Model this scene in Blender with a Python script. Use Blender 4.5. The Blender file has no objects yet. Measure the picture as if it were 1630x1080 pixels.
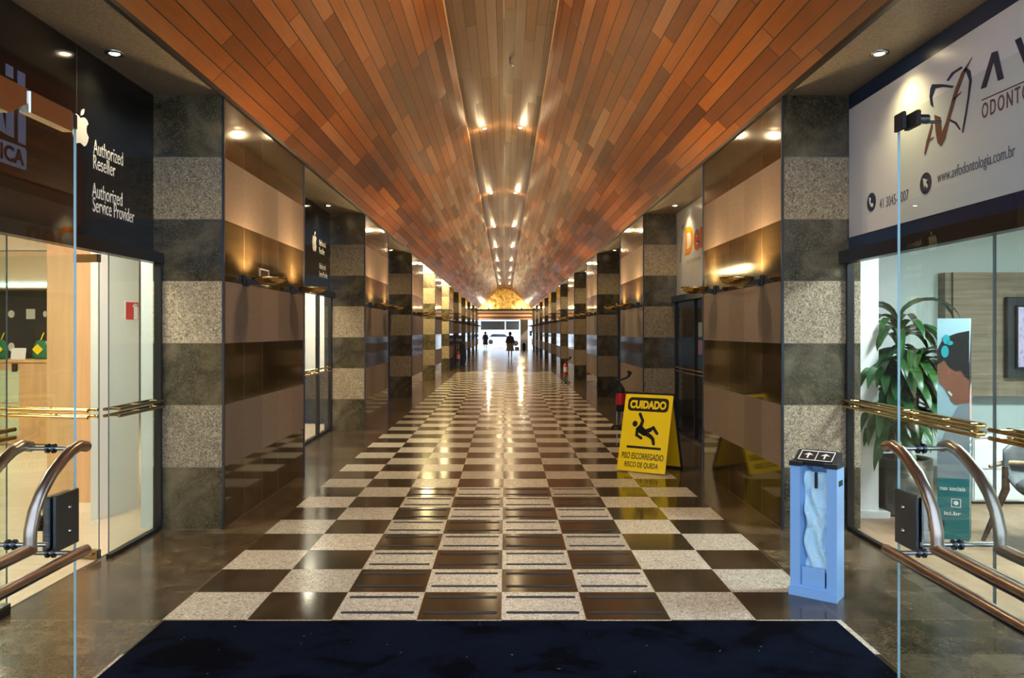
import bpy, math, random
from mathutils import Vector, Matrix
random.seed(7)
PI = math.pi
S = bpy.context.scene
C = S.collection

# ------------------------------------------------------------------ camera
cd = bpy.data.cameras.new('camera'); cam = bpy.data.objects.new('camera', cd); C.objects.link(cam)
cam.location = (0, 0, 1.70); cam.rotation_euler = (PI/2, 0, 0)
cd.sensor_width = 36; cd.lens = 1270/1630*36
cd.shift_x = 10.7/1630; cd.shift_y = -12/1630
cd.clip_end = 500; cd.clip_start = 0.05
S.camera = cam
# ------------------------------------------------------------------ view, world
S.view_settings.view_transform = 'Standard'; S.view_settings.look = 'None'
S.view_settings.gamma = 1; S.view_settings.use_curve_mapping = False
S.view_settings.exposure = 0.62
w = bpy.data.worlds.new('world'); S.world = w; w.use_nodes = True
wn = w.node_tree.nodes; wl = w.node_tree.links
bg = wn['Background']; bg.inputs['Color'].default_value = (0.66, 0.81, 1.0, 1); bg.inputs['Strength'].default_value = 1.7
sd = bpy.data.lights.new('sun', 'SUN'); sd.energy = 4.0; sd.angle = .02; sd.color = (1.0, .96, .90)
sun = bpy.data.objects.new('sun', sd); C.objects.link(sun); sun.rotation_euler = Vector((0.8, -0.22, 0.75)).to_track_quat('Z', 'Y').to_euler()
# power of the lamps (each lamp's light is made in its own builder)
P_CENTRE, P_SOFFIT, P_SCONCE = 190, 30, 60
WARM = (1.0, 0.74, 0.42)

# ------------------------------------------------------------------ node helpers
class NT:
    def __init__(s, name):
        s.m = bpy.data.materials.new(name); s.m.use_nodes = True
        s.t = s.m.node_tree; s.n = s.t.nodes; s.l = s.t.links
        s.p = s.n['Principled BSDF']
    def node(s, typ, **kw):
        n = s.n.new(typ)
        for k, v in kw.items(): setattr(n, k, v)
        return n
    def lk(s, a, b): s.l.new(a, b)
    def math(s, op, a, b=None, c=None):
        n = s.n.new('ShaderNodeMath'); n.operation = op
        for i, v in enumerate((a, b, c)):
            if v is None: continue
            if hasattr(v, 'links'): s.l.new(v, n.inputs[i])
            else: n.inputs[i].default_value = v
        return n.outputs[0]
    def mix(s, f, a, b):
        n = s.n.new('ShaderNodeMix'); n.data_type = 'RGBA'
        for sock, v in ((n.inputs[0], f), (n.inputs[6], a), (n.inputs[7], b)):
            if hasattr(v, 'links'): s.l.new(v, sock)
            elif isinstance(v, (int, float)): sock.default_value = v
            else: sock.default_value = (*v[:3], 1)
        return n.outputs[2]
    def mixf(s, f, a, b):
        n = s.n.new('ShaderNodeMix'); n.data_type = 'FLOAT'
        for sock, v in ((n.inputs[0], f), (n.inputs[2], a), (n.inputs[3], b)):
            if hasattr(v, 'links'): s.l.new(v, sock)
            else: sock.default_value = v
        return n.outputs[0]
    def obj(s):
        n = s.n.new('ShaderNodeTexCoord'); return n.outputs['Object']
    def xyz(s, v):
        n = s.n.new('ShaderNodeSeparateXYZ'); s.l.new(v, n.inputs[0]); return n.outputs
    def comb(s, x, y, z=0.0):
        n = s.n.new('ShaderNodeCombineXYZ')
        for i, v in enumerate((x, y, z)):
            if hasattr(v, 'links'): s.l.new(v, n.inputs[i])
            else: n.inputs[i].default_value = v
        return n.outputs[0]
    def noise(s, vec, scale, detail=2, dist=0.0, rough=.5):
        n = s.n.new('ShaderNodeTexNoise'); s.l.new(vec, n.inputs['Vector'])
        n.inputs['Scale'].default_value = scale; n.inputs['Detail'].default_value = detail
        n.inputs['Distortion'].default_value = dist; n.inputs['Roughness'].default_value = rough
        return n.outputs[0]
    def white(s, vec):
        n = s.n.new('ShaderNodeTexWhiteNoise'); n.noise_dimensions = '3D'; s.l.new(vec, n.inputs['Vector']); return n.outputs['Value']
    def ramp(s, f, stops, interp='LINEAR'):
        n = s.n.new('ShaderNodeValToRGB'); s.l.new(f, n.inputs[0]); r = n.color_ramp; r.interpolation = interp
        while len(r.elements) > 1: r.elements.remove(r.elements[-1])
        for i, (p, c) in enumerate(stops):
            e = r.elements[0] if i == 0 else r.elements.new(p)
            e.position = p; e.color = (*c[:3], 1)
        return n.outputs[0]
    def bump(s, h, strength, dist=0.01):
        n = s.n.new('ShaderNodeBump'); s.l.new(h, n.inputs['Height'])
        n.inputs['Strength'].default_value = strength; n.inputs['Distance'].default_value = dist
        s.l.new(n.outputs[0], s.p.inputs['Normal'])
    def set(s, **kw):
        for k, v in kw.items():
            i = s.p.inputs[k.replace('_', ' ')]
            if hasattr(v, 'links'): s.l.new(v, i)
            elif isinstance(v, tuple): i.default_value = (*v[:3], 1)
            else: i.default_value = v
        return s.m

def plain(name, col, rough=.5, metal=0.0, vary=.08, scale=12, **kw):
    t = NT(name); f = t.noise(t.obj(), scale, 3)
    d = tuple(c*(1-vary) for c in col); u = tuple(min(1, c*(1+vary)) for c in col)
    return t.set(Base_Color=t.mix(f, d, u), Roughness=rough, Metallic=metal, **kw)
def emit(name, col, strength):
    t = NT(name); return t.set(Base_Color=(0.0, 0.0, 0.0), Emission_Color=col, Emission_Strength=strength)

def glass_mat(name, tint=(.93, .97, .95), refl=1.0):
    m = bpy.data.materials.new(name); m.use_nodes = True
    n, l = m.node_tree.nodes, m.node_tree.links; n.clear()
    o = n.new('ShaderNodeOutputMaterial'); mx = n.new('ShaderNodeMixShader')
    tr = n.new('ShaderNodeBsdfTransparent'); tr.inputs[0].default_value = (*tint, 1)
    gl = n.new('ShaderNodeBsdfGlossy'); gl.inputs['Roughness'].default_value = 0.0
    fr = n.new('ShaderNodeFresnel'); fr.inputs[0].default_value = 1.45
    mu = n.new('ShaderNodeMath'); mu.operation = 'MULTIPLY'; mu.inputs[1].default_value = refl
    ge = n.new('ShaderNodeNewGeometry'); m2 = n.new('ShaderNodeMath'); m2.operation = 'SUBTRACT'; m2.inputs[0].default_value = 1.0
    l.new(ge.outputs['Backfacing'], m2.inputs[1]); m3 = n.new('ShaderNodeMath'); m3.operation = 'MULTIPLY'   # reflect at the entering face only
    l.new(fr.outputs[0], mu.inputs[0]); l.new(mu.outputs[0], m3.inputs[0]); l.new(m2.outputs[0], m3.inputs[1]); l.new(m3.outputs[0], mx.inputs[0])
    l.new(tr.outputs[0], mx.inputs[1]); l.new(gl.outputs[0], mx.inputs[2]); l.new(mx.outputs[0], o.inputs[0])
    return m

BAND = 0.533
def pier_mat(name, polished, base='pier'):
    """striped stone: dark bands at 0,2,4,6 and pale bands at 1,3,5"""
    t = NT(name); o = t.obj(); x, y, z = t.xyz(o)
    zz = t.math('DIVIDE', z, BAND); bi = t.math('FLOOR', zz)
    pale = t.math('MODULO', bi, 2.0); pale = t.math('GREATER_THAN', pale, .5)
    info = t.node('ShaderNodeObjectInfo')
    along = t.math('DIVIDE', t.math('SUBTRACT', y, .0) if polished else x, .55 if polished else 5.0)
    ti = t.math('FLOOR', along)
    rnd = t.white(t.comb(ti, bi, info.outputs['Random']))
    worm = t.noise(o, 30, 3, 2.6, .6); big = t.noise(o, 2.6, 5, .8, .65); fine = t.noise(o, 130, 2)
    wl_ = t.ramp(worm, [(.36, (.14, .105, .065)), (.50, (.30, .24, .165)), (.62, (.50, .41, .29))])
    if polished:
        wl_ = t.ramp(t.noise(o, 70, 3, 1.4, .6), [(.36, (.145, .105, .084)), (.62, (.235, .175, .142))])
        dk = t.ramp(big, [(.30, (.020, .013, .006)), (.55, (.045, .031, .014)), (.72, (.075, .052, .026))])
    else:
        dk = t.ramp(big, [(.32, (.014, .012, .006)), (.48, (.058, .046, .022)), (.60, (.12, .095, .052)), (.75, (.18, .15, .10))])
        dk = t.mix(t.math('MULTIPLY', t.math('GREATER_THAN', worm, .56), .45), dk, (.17, .155, .12))
    col = t.mix(pale, dk, wl_)
    sc = t.math('MULTIPLY_ADD', rnd, .5, .75)
    mm = t.node('ShaderNodeVectorMath', operation='SCALE'); t.lk(col, mm.inputs[0]); t.lk(sc, mm.inputs['Scale'])
    # joints
    fz = t.math('FRACT', zz); jz = t.math('LESS_THAN', t.math('MINIMUM', fz, t.math('SUBTRACT', 1.0, fz)), .006)
    fa = t.math('FRACT', along); ja = t.math('LESS_THAN', t.math('MINIMUM', fa, t.math('SUBTRACT', 1.0, fa)), .005 if polished else .0)
    j = t.math('MAXIMUM', jz, ja)
    col = t.mix(t.math('MULTIPLY', j, .6), mm.outputs[0], (.22, .18, .13))
    rough = t.mixf(pale, .07 if polished else .16, .42 if polished else .6)
    t.bump(worm, .10 if polished else .35, .002)
    if polished:
        for l in list(t.p.inputs['Normal'].links): t.l.remove(l)
    return t.set(Base_Color=col, Roughness=rough, Specular_IOR_Level=t.mixf(pale, .6 if polished else .6, .3))

def wood_ceiling_mat(name, length, tone):
    t = NT(name); uv = t.node('ShaderNodeUVMap').outputs[0]; u, v, _ = t.xyz(uv)
    r = t.math('DIVIDE', v, .135); ri = t.math('FLOOR', r)
    off = t.math('MULTIPLY', t.white(t.comb(ri, 3.3, 1.0)), 9.0)
    q = t.math('DIVIDE', t.math('ADD', u, off), length); qi = t.math('FLOOR', q)
    rnd = t.white(t.comb(ri, qi, tone)); rnd2 = t.white(t.comb(qi, ri, 7.7))
    grain = t.noise(t.comb(t.math('MULTIPLY', u, .9), t.math('MULTIPLY', v, 22.0), rnd), 2.2, 4, .6, .6)
    patch = t.noise(uv, .75, 3, .4)
    if tone > .5:
        stops = [(0, (.08, .040, .020)), (.3, (.15, .078, .038)), (.6, (.21, .115, .058)), (.85, (.27, .15, .07)), (1, (.33, .17, .075))]
    else:
        stops = [(.05, (.050, .015, .005)), (.25, (.15, .044, .011)), (.48, (.27, .080, .015)), (.68, (.40, .122, .018)), (.80, (.40, .17, .075)), (.95, (.60, .19, .020))]
    f = t.math('ADD', t.math('MULTIPLY', rnd, .62), t.math('MULTIPLY', patch, .38))
    col = t.ramp(f, stops)
    col = t.mix(t.math('MULTIPLY', grain, .55), col, (.06, .018, .008))
    fr = t.math('FRACT', r); g1 = t.math('LESS_THAN', t.math('MINIMUM', fr, t.math('SUBTRACT', 1.0, fr)), .036)
    fq = t.math('FRACT', q); g2 = t.math('LESS_THAN', t.math('MINIMUM', fq, t.math('SUBTRACT', 1.0, fq)), .0025)
    g = t.math('MAXIMUM', g1, g2)
    col = t.mix(g, col, (.012, .005, .002))
    rough = t.math('MULTIPLY_ADD', rnd2, .16, .33)
    h = t.math('ADD', t.math('MULTIPLY', t.math('SUBTRACT', 1.0, g), 1.0), t.math('MULTIPLY', t.noise(uv, 2.5, 3), 1.6))
    h = t.math('ADD', h, t.math('MULTIPLY', rnd, .4))
    t.bump(h, .35, .005)
    return t.set(Base_Color=col, Roughness=rough, Specular_IOR_Level=.22)

TX0, TY0, T = -0.023, 4.70, 0.5
def floor_mat():
    t = NT('polished_checker_stone'); o = t.obj(); x, y, z = t.xyz(o)
    cx = t.math('DIVIDE', t.math('SUBTRACT', x, TX0), T); cy = t.math('DIVIDE', t.math('SUBTRACT', y, TY0), T)
    ix = t.math('FLOOR', cx); iy = t.math('FLOOR', cy)
    par = t.math('FLOORED_MODULO', t.math('ADD', ix, iy), 2.0)
    pale = t.math('LESS_THAN', par, .5)            # tile 0,0 (just ahead of the mat row) is pale via iy offset
    ins = t.math('MULTIPLY', t.math('LESS_THAN', t.math('ABSOLUTE', t.math('SUBTRACT', x, TX0)), 2.0), t.math('LESS_THAN', y, 33.7))
    rnd = t.white(t.comb(ix, iy, 2.0))
    worm = t.noise(o, 38, 3, 2.4, .6); big = t.noise(o, 3.2, 5, .5, .6)
    pc = t.ramp(worm, [(.36, (.24, .205, .16)), (.50, (.48, .435, .37)), (.64, (.68, .635, .55))])
    dk = t.ramp(big, [(.3, (.026, .018, .010)), (.7, (.060, .040, .021))])
    # outer brown field, larger slabs of two tones
    jx = t.math('FLOOR', t.math('DIVIDE', x, 1.0)); jy = t.math('FLOOR', t.math('DIVIDE', t.math('SUBTRACT', y, TY0), .5))
    r2 = t.white(t.comb(jx, jy, 5.0))
    oc = t.ramp(t.math('ADD', t.math('MULTIPLY', t.noise(o, 5.5, 6, .8, .7), .80), t.math('MULTIPLY', r2, .18)),
                [(.36, (.018, .011, .006)), (.48, (.055, .037, .021)), (.62, (.125, .092, .056))])
    oc = t.mix(t.math('MULTIPLY', t.math('GREATER_THAN', worm, .53), .45), oc, (.17, .125, .075))
    col = t.mix(pale, dk, pc)
    col = t.mix(ins, oc, col)
    sc = t.math('MULTIPLY_ADD', rnd, .3, .85)
    mm = t.node('ShaderNodeVectorMath', operation='SCALE'); t.lk(col, mm.inputs[0]); t.lk(sc, mm.inputs['Scale'])
    fx = t.math('FRACT', cx); fy = t.math('FRACT', cy)
    g = t.math('MAXIMUM', t.math('LESS_THAN', t.math('MINIMUM', fx, t.math('SUBTRACT', 1.0, fx)), .006),
               t.math('LESS_THAN', t.math('MINIMUM', fy, t.math('SUBTRACT', 1.0, fy)), .008))
    col = t.mix(t.math('MULTIPLY', g, t.math('MULTIPLY_ADD', ins, .38, .07)), mm.outputs[0], (.30, .22, .13))
    wear = t.noise(o, .9, 4)
    rough = t.math('ADD', t.mixf(t.math('MULTIPLY', pale, ins), .08, .20), t.math('MULTIPLY', wear, .10))
    rough = t.math('ADD', rough, t.math('MULTIPLY', t.math('SUBTRACT', 1.0, ins), .06))
    return t.set(Base_Color=col, Roughness=rough, Specular_IOR_Level=.45)

def stone_soffit_mat():
    t = NT('soffit_granite'); o = t.obj()
    worm = t.noise(o, 45, 3, 2.0, .6)
    return t.set(Base_Color=t.ramp(worm, [(.36, (.12, .095, .070)), (.64, (.28, .23, .17))]), Roughness=.5)

def gradient_wood(name, c1, c2, scale=(1.2, 1.2, 20), rough=.45):
    t = NT(name); mp = t.node('ShaderNodeMapping'); mp.inputs['Scale'].default_value = scale
    t.lk(t.obj(), mp.inputs[0]); f = t.noise(mp.outputs[0], 2.0, 4, .4)
    return t.set(Base_Color=t.ramp(f, [(.3, c1), (.7, c2)]), Roughness=rough)

def gold_mural_mat():
    t = NT('gilded_relief'); o = t.obj(); f = t.noise(o, 1.6, 4, 2.5, .6)
    t.bump(f, .9, .12)
    return t.set(Base_Color=t.ramp(f, [(.3, (.25, .14, .03)), (.5, (.75, .5, .13)), (.7, (.95, .8, .4))]), Metallic=.25, Roughness=.3)

M = dict(
    pier_face=pier_mat('striped_stone_flamed', False), pier_side=pier_mat('striped_stone_polished', True),
    wood_slope=wood_ceiling_mat('varnished_planks', 2.1, 0.2), wood_mid=wood_ceiling_mat('brown_planks', 3.45, 1.0),
    floor=floor_mat(), soffit=stone_soffit_mat(),
    black_gloss=plain('black_panel', (.006, .006, .008), .12), black=plain('black_metal', (.008, .008, .009), .35),
    rubber=plain('black_rubber', (.012, .012, .014), .7), grip=plain('grip_tape', (.020, .020, .026), .8),
    edge=plain('dark_steel_edge', (.06, .07, .09), .3, .8),
    white=plain('white_vinyl', (.78, .79, .82), .35, vary=.02), sign_white=plain('white_sign_vinyl', (.66, .68, .74), .30, vary=.02),
    navy=plain('navy_vinyl', (.006, .022, .07), .3), letter_white=plain('white_letters', (.9, .9, .92), .4, vary=.01),
    slate_letter=plain('slate_blue_letters', (.10, .14, .27), .4), grey_ink=plain('grey_ink', (.12, .13, .17), .5),
    copper_ink=plain('copper_ink', (.15, .065, .055), .35), orange_ink=plain('orange_ink', (.85, .28, .01), .4), brown_ink=plain('burnt_orange_ink', (.55, .13, .03), .4),
    pale_ink=plain('pale_grey_ink', (.45, .42, .38), .5),
    brass=plain('brass', (.62, .40, .14), .16, 1.0), dull_brass=plain('aged_brass', (.30, .22, .11), .22, 1.0),
    bronze=plain('tarnished_bronze', (.46, .39, .35), .28, 1.0, vary=.45, scale=7), steel=plain('steel', (.55, .55, .56), .2, 1.0), dark_steel=plain('blued_steel', (.10, .12, .15), .25, .9),
    glass=glass_mat('clear_glass'), glass_green=glass_mat('greenish_glass', (.90, .95, .93)), glass_dark=glass_mat('smoked_glass', (.25, .30, .28), 1.2),
    glass_edge=plain('glass_edge', (.40, .60, .72), .15, vary=.1), seal=plain('grey_seal', (.14, .17, .18), .4), mat=None,
    yellow=plain('yellow_plastic', (.92, .66, .004), .35, vary=.04), yellow_in=plain('yellow_plastic_inside', (.80, .46, .004), .4),
    ink=plain('black_ink', (.008, .008, .008), .4), bin=plain('pale_blue_painted_steel', (.27, .50, .88), .35, vary=.02),  # dispenser steel is white; the blue of the daylight is painted into its colour
    bag=None, red=plain('red_paint', (.62, .015, .012), .3), cream=plain('cream_wall', (.80, .68, .52), .6, vary=.03),
    greywall=plain('pale_grey_wall', (.55, .62, .62), .6, vary=.03), whitewall=plain('white_wall', (.75, .74, .72), .55, vary=.02),
    orange_wood=gradient_wood('honey_laminate', (.55, .32, .16), (.66, .40, .21), (8, 8, .6)), oak=gradient_wood('grey_oak', (.17, .125, .085), (.30, .235, .17), (.7, .7, 14)),
    shop_floor=plain('beige_shop_floor', (.60, .50, .38), .25), oak_floor=gradient_wood('oak_floor', (.32, .19, .11), (.42, .27, .17), (9, 1, 1)),
    celadon=plain('pale_green_laminate', (.52, .58, .42), .4), charcoal=plain('charcoal_board', (.02, .024, .032), .4),
    teal=plain('teal_print', (.006, .16, .19), .35), print_sky=plain('pale_blue_print', (.36, .52, .62), .35), print_skin=plain('brown_skin_print', (.24, .085, .05), .4, vary=.25, scale=6),
    print_hair=plain('black_hair_print', (.010, .008, .010), .4), print_cyan=plain('cyan_print', (.02, .34, .40), .4), print_pale=plain('pink_print', (.62, .36, .33), .4), print_shirt=plain('grey_shirt_print', (.22, .26, .32), .4),
    leaf=None, stem=plain('cane_stem', (.22, .15, .08), .7), soil=plain('soil', (.03, .02, .012), .9), pot=plain('brushed_pot', (.16, .14, .12), .3, .8),
    grey_shell=plain('grey_shell', (.14, .145, .16), .45), walnut=gradient_wood('walnut', (.05, .022, .012), (.10, .05, .03)), cloth=plain('white_cloth', (.75, .75, .74), .8),
    glow_warm=emit('lamp_glow', (1.0, .78, .45), 28), glow_white=emit('panel_glow', (1.0, .95, .86), 5.0), glow_dish=emit('dish_lamp_glow', (1.0, .80, .45), 14), glow_cyan=emit('led_glow', (.65, .95, 1.0), 4.0), glow_yellow=emit('bay_panel_glow', (1.0, .80, .38), 22),
    lip=plain('cream_lip', (.72, .52, .34), .5), gold=gold_mural_mat(), stripe_white=plain('white_fascia', (.7, .68, .62), .5), stripe_red=plain('dark_red_fascia', (.22, .03, .02), .5),
    skin=plain('skin', (.42, .25, .17), .6), hair=plain('dark_hair', (.03, .02, .015), .6), dark_cloth=plain('dark_grey_fabric', (.06, .06, .07), .85), pale_cloth=plain('taupe_fabric', (.26, .22, .20), .85), bagm=plain('tan_bag', (.42, .35, .30), .6),
    beige_stone=plain('beige_column', (.62, .52, .36), .5), street=plain('pale_paving', (.55, .55, .54), .8), carred=plain('red_car_paint', (.55, .03, .05), .2), ramp_red=plain('pinkish_red_paint', (.80, .16, .20), .6), carwhite=plain('white_car_paint', (.8, .82, .85), .2), carglass=plain('car_window', (.02, .03, .04), .08),
    facade=plain('pale_facade', (.62, .66, .70), .7), grey_panel=plain('grey_awning', (.42, .44, .46), .6), screen=None, pink_ink=plain('pink_poster', (.7, .25, .4), .5), dark_wall=plain('dark_wall', (.035, .032, .028), .6),
)
def _mat():
    t = NT('navy_entrance_mat'); o = t.obj(); b = t.noise(o, 2.2, 5, .6, .65); f = t.noise(o, 220, 2)
    speck = t.math('GREATER_THAN', t.noise(o, 34, 1), .80)
    col = t.ramp(b, [(.40, (.0012, .0016, .0038)), (.48, (.0030, .0048, .0125)), (.7, (.0042, .0070, .0185))])
    col = t.mix(t.math('MULTIPLY', speck, .7), col, (.25, .28, .33))
    t.bump(f, .6, .003)
    return t.set(Base_Color=col, Roughness=1.0, Specular_IOR_Level=.03)
M['mat'] = _mat()
def _bag():
    t = NT('translucent_bag_plastic'); o = t.obj(); f = t.noise(o, 14, 3, 1.2); t.bump(f, .8, .02)
    return t.set(Base_Color=(.60, .86, 1.0), Roughness=.25, Subsurface_Weight=0.0)
M['bag'] = _bag()
def _leaf():
    t = NT('dracaena_leaf'); o = t.obj(); f = t.noise(o, 9, 3)
    return t.set(Base_Color=t.ramp(f, [(.3, (.010, .045, .012)), (.6, (.022, .10, .022)), (.8, (.09, .20, .05))]), Roughness=.3)
M['leaf'] = _leaf()
def _screen():
    t = NT('lit_screen'); o = t.obj(); f = t.noise(o, 9, 4, 3.0)
    c = t.ramp(f, [(.3, (.20, .25, .55)), (.5, (.55, .50, .75)), (.7, (.75, .35, .45))])
    return t.set(Base_Color=(0, 0, 0), Emission_Color=c, Emission_Strength=1.0, Roughness=.1)
M['screen'] = _screen()

# ------------------------------------------------------------------ mesh helpers
class MB:
    def __init__(s): s.v = []; s.f = []; s.mi = []; s.sm = []; s.uv = None
    def add(s, vs, fs, mi=0, smooth=False, mtx=None):
        b = len(s.v)
        s.v += [tuple(mtx @ Vector(p)) if mtx else tuple(p) for p in vs]
        for f in fs: s.f.append([b+i for i in f]); s.mi.append(mi); s.sm.append(smooth)
        return s
    def box(s, x0, x1, y0, y1, z0, z1, mi=0, mtx=None):
        if x0 > x1: x0, x1 = x1, x0
        if y0 > y1: y0, y1 = y1, y0
        if z0 > z1: z0, z1 = z1, z0
        vs = [(x, y, z) for z in (z0, z1) for y in (y0, y1) for x in (x0, x1)]
        return s.add(vs, [(0, 2, 3, 1), (4, 5, 7, 6), (0, 1, 5, 4), (2, 6, 7, 3), (0, 4, 6, 2), (1, 3, 7, 5)], mi, False, mtx)
    def bbox(s, x0, x1, y0, y1, z0, z1, b=.01, mi=0, mtx=None):
        """box with chamfered vertical and top edges"""
        pts = [(x0+b, y0), (x1-b, y0), (x1, y0+b), (x1, y1-b), (x1-b, y1), (x0+b, y1), (x0, y1-b), (x0, y0+b)]
        q = lambda p, k: (p[0]+(k if p[0] < (x0+x1)/2 else -k), p[1]+(k if p[1] < (y0+y1)/2 else -k))
        vs = [(*p, z0) for p in pts] + [(*p, z1-b) for p in pts] + [(*q(p, b*.8), z1) for p in pts]
        fs = [tuple(range(7, -1, -1)), tuple(range(16, 24))]
        for r in (0, 8):
            for i in range(8): j = (i+1) % 8; fs.append((r+i, r+j, r+8+j, r+8+i))
        return s.add(vs, fs, mi, False, mtx)
    def tube(s, path, r, seg=12, mi=0, mtx=None, caps=True, taper=None):
        P = [Vector(p) for p in path]; n = len(P); vs = []
        up = Vector((0, 0, 1)); prev = None
        for i, p in enumerate(P):
            d = (P[min(i+1, n-1)] - P[max(i-1, 0)]).normalized()
            if prev is None:
                a = d.cross(up)
                if a.length < .1: a = d.cross(Vector((1, 0, 0)))
                a.normalize()
            else:
                a = (prev - d*prev.dot(d)).normalized()
            prev = a; b = d.cross(a)
            rr = r if taper is None else r*taper[i]
            for k in range(seg):
                t = 2*PI*k/seg; vs.append(tuple(p + a*math.cos(t)*rr + b*math.sin(t)*rr))
        fs = []
        for i in range(n-1):
            for k in range(seg): j = (k+1) % seg; fs.append((i*seg+k, i*seg+j, (i+1)*seg+j, (i+1)*seg+k))
        s.add(vs, fs, mi, True, mtx)
        if caps: s.add([vs[k] for k in range(seg)], [tuple(range(seg-1, -1, -1))], mi, False, mtx); s.add(vs[-seg:], [tuple(range(seg))], mi, False, mtx)
        return s
    def lathe(s, prof, seg=24, mi=0, mtx=None, smooth=True, sx=1, sy=1):
        n = len(prof); vs = []
        for r, z in prof:
            for k in range(seg): t = 2*PI*k/seg; vs.append((r*math.cos(t)*sx, r*math.sin(t)*sy, z))
        fs = []
        for i in range(n-1):
            for k in range(seg): j = (k+1) % seg; fs.append((i*seg+k, i*seg+j, (i+1)*seg+j, (i+1)*seg+k))
        return s.add(vs, fs, mi, smooth, mtx)
    def prism(s, poly, d, mi=0, mtx=None):
        """polygon in local xy, extruded from z=0 to z=d"""
        n = len(poly)
        a = sum(poly[i][0]*poly[(i+1) % n][1]-poly[(i+1) % n][0]*poly[i][1] for i in range(n))
        if a < 0: poly = poly[::-1]
        vs = [(x, y, 0) for x, y in poly] + [(x, y, d) for x, y in poly]
        fs = [tuple(range(n-1, -1, -1)), tuple(range(n, 2*n))] + [(i, (i+1) % n, n+(i+1) % n, n+i) for i in range(n)]
        return s.add(vs, fs, mi, False, mtx)
    def build(s, name, mat, parent=None, loc=None):
        me = bpy.data.meshes.new(name); me.from_pydata(s.v, [], s.f)
        for m in (mat if isinstance(mat, (list, tuple)) else [mat]): me.materials.append(m)
        me.polygons.foreach_set('material_index', s.mi); me.polygons.foreach_set('use_smooth', s.sm); me.update()
        if s.uv:
            l = me.uv_layers.new(name='UVMap')
            for p in me.polygons:
                for li in p.loop_indices: l.data[li].uv = s.uv[me.loops[li].vertex_index]
        o = bpy.data.objects.new(name, me); C.objects.link(o)
        if loc: o.location = loc
        if parent: o.parent = parent
        return o

def thing(name, label, cat, loc=(0, 0, 0), rotz=0, group=None):
    o = bpy.data.objects.new(name, None); o.empty_display_size = .1; C.objects.link(o)
    o.location = loc; o.rotation_euler = (0, 0, rotz); o['label'] = label; o['category'] = cat
    if group: o['group'] = group
    return o
def tag(o, label, cat, group=None):
    o['label'] = label; o['category'] = cat
    if group: o['group'] = group
    return o
def struct(o): o['kind'] = 'structure'; return o
def dup(root, loc, label=None, group=None, rotz=None):
    r = root.copy(); C.objects.link(r); r.location = loc
    if rotz is not None: r.rotation_euler = (0, 0, rotz)
    if label: r['label'] = label
    if group: r['group'] = group
    for ch in list(root.children):
        c = ch.copy(); C.objects.link(c); c.parent = r
        for g in ch.children:
            d = g.copy(); C.objects.link(d); d.parent = c
    return r
def plane_mtx(origin, U, V):
    U = Vector(U).normalized(); V = Vector(V).normalized(); N = U.cross(V)
    m = Matrix((U, V, N)).transposed().to_4x4(); m.translation = Vector(origin); return m
def arc_poly(cx, cy, rx, ry, n=20): return [(cx+rx*math.cos(2*PI*i/n), cy+ry*math.sin(2*PI*i/n)) for i in range(n)]
def rrect(x0, x1, y0, y1, r, n=5):
    out = []
    for cx, cy, a in ((x1-r, y1-r, 0), (x0+r, y1-r, PI/2), (x0+r, y0+r, PI), (x1-r, y0+r, 3*PI/2)):
        for i in range(n+1): t = a+PI/2*i/n; out.append((cx+r*math.cos(t), cy+r*math.sin(t)))
    return out
def text(name, s, mat, parent, mtx, x, y, w=None, h=.1, bold=0.0, depth=.002, shear=0.0, space=1.0):
    cu = bpy.data.curves.new(name, 'FONT'); cu.body = s; cu.extrude = .01; cu.offset = bold; cu.shear = shear; cu.space_character = space
    cu.resolution_u = 4
    to = bpy.data.objects.new(name, cu); C.objects.link(to)
    dg = bpy.context.evaluated_depsgraph_get(); me = bpy.data.meshes.new_from_object(to.evaluated_get(dg))
    bpy.data.objects.remove(to); bpy.data.curves.remove(cu)
    xs = [v.co.x for v in me.vertices]; ys = [v.co.y for v in me.vertices]
    x0, x1, y0, y1 = min(xs), max(xs), min(ys), max(ys)
    sy = h/(y1-y0); sx = w/(x1-x0) if w else sy
    for v in me.vertices:
        v.co = mtx @ Vector((x+(v.co.x-x0)*sx, y+(v.co.y-y0)*sy, depth if v.co.z > 0 else 0.0))
    me.materials.clear(); me.materials.append(mat); me.name = name
    o = bpy.data.objects.new(name, me); C.objects.link(o)
    if parent: o.parent = parent
    return o
def light(kind, name, parent, loc, power, col=WARM, size=.05, rot=None, spot=None, blend=.6):
    d = bpy.data.lights.new(name, kind); d.energy = power; d.color = col
    if kind == 'AREA': d.size = size
    else: d.shadow_soft_size = size
    if spot: d.spot_size = spot; d.spot_blend = blend
    o = bpy.data.objects.new(name, d); C.objects.link(o); o.location = loc
    if rot: o.rotation_euler = rot
    if parent: o.parent = parent
    return o

# ------------------------------------------------------------------ dimensions
XL, XR, XLO, XRO = -2.42, 2.38, -3.02, 2.95     # inner faces of piers, shopfront planes
ZC = 3.73                                        # soffit height
Y0, PER, PLEN, NP = 6.85, 6.90, 2.74, 10
YA, YE = 1.6, 72.0
EDX_L, EDX_R, EDZ = -0.72, 0.62, 5.45
ordn = ['nearest the entrance', 'second from the entrance', 'third from the entrance', 'fourth from the entrance', 'fifth from the entrance',
        'sixth from the entrance', 'seventh from the entrance', 'eighth from the entrance', 'ninth from the entrance', 'farthest from the entrance']

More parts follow.
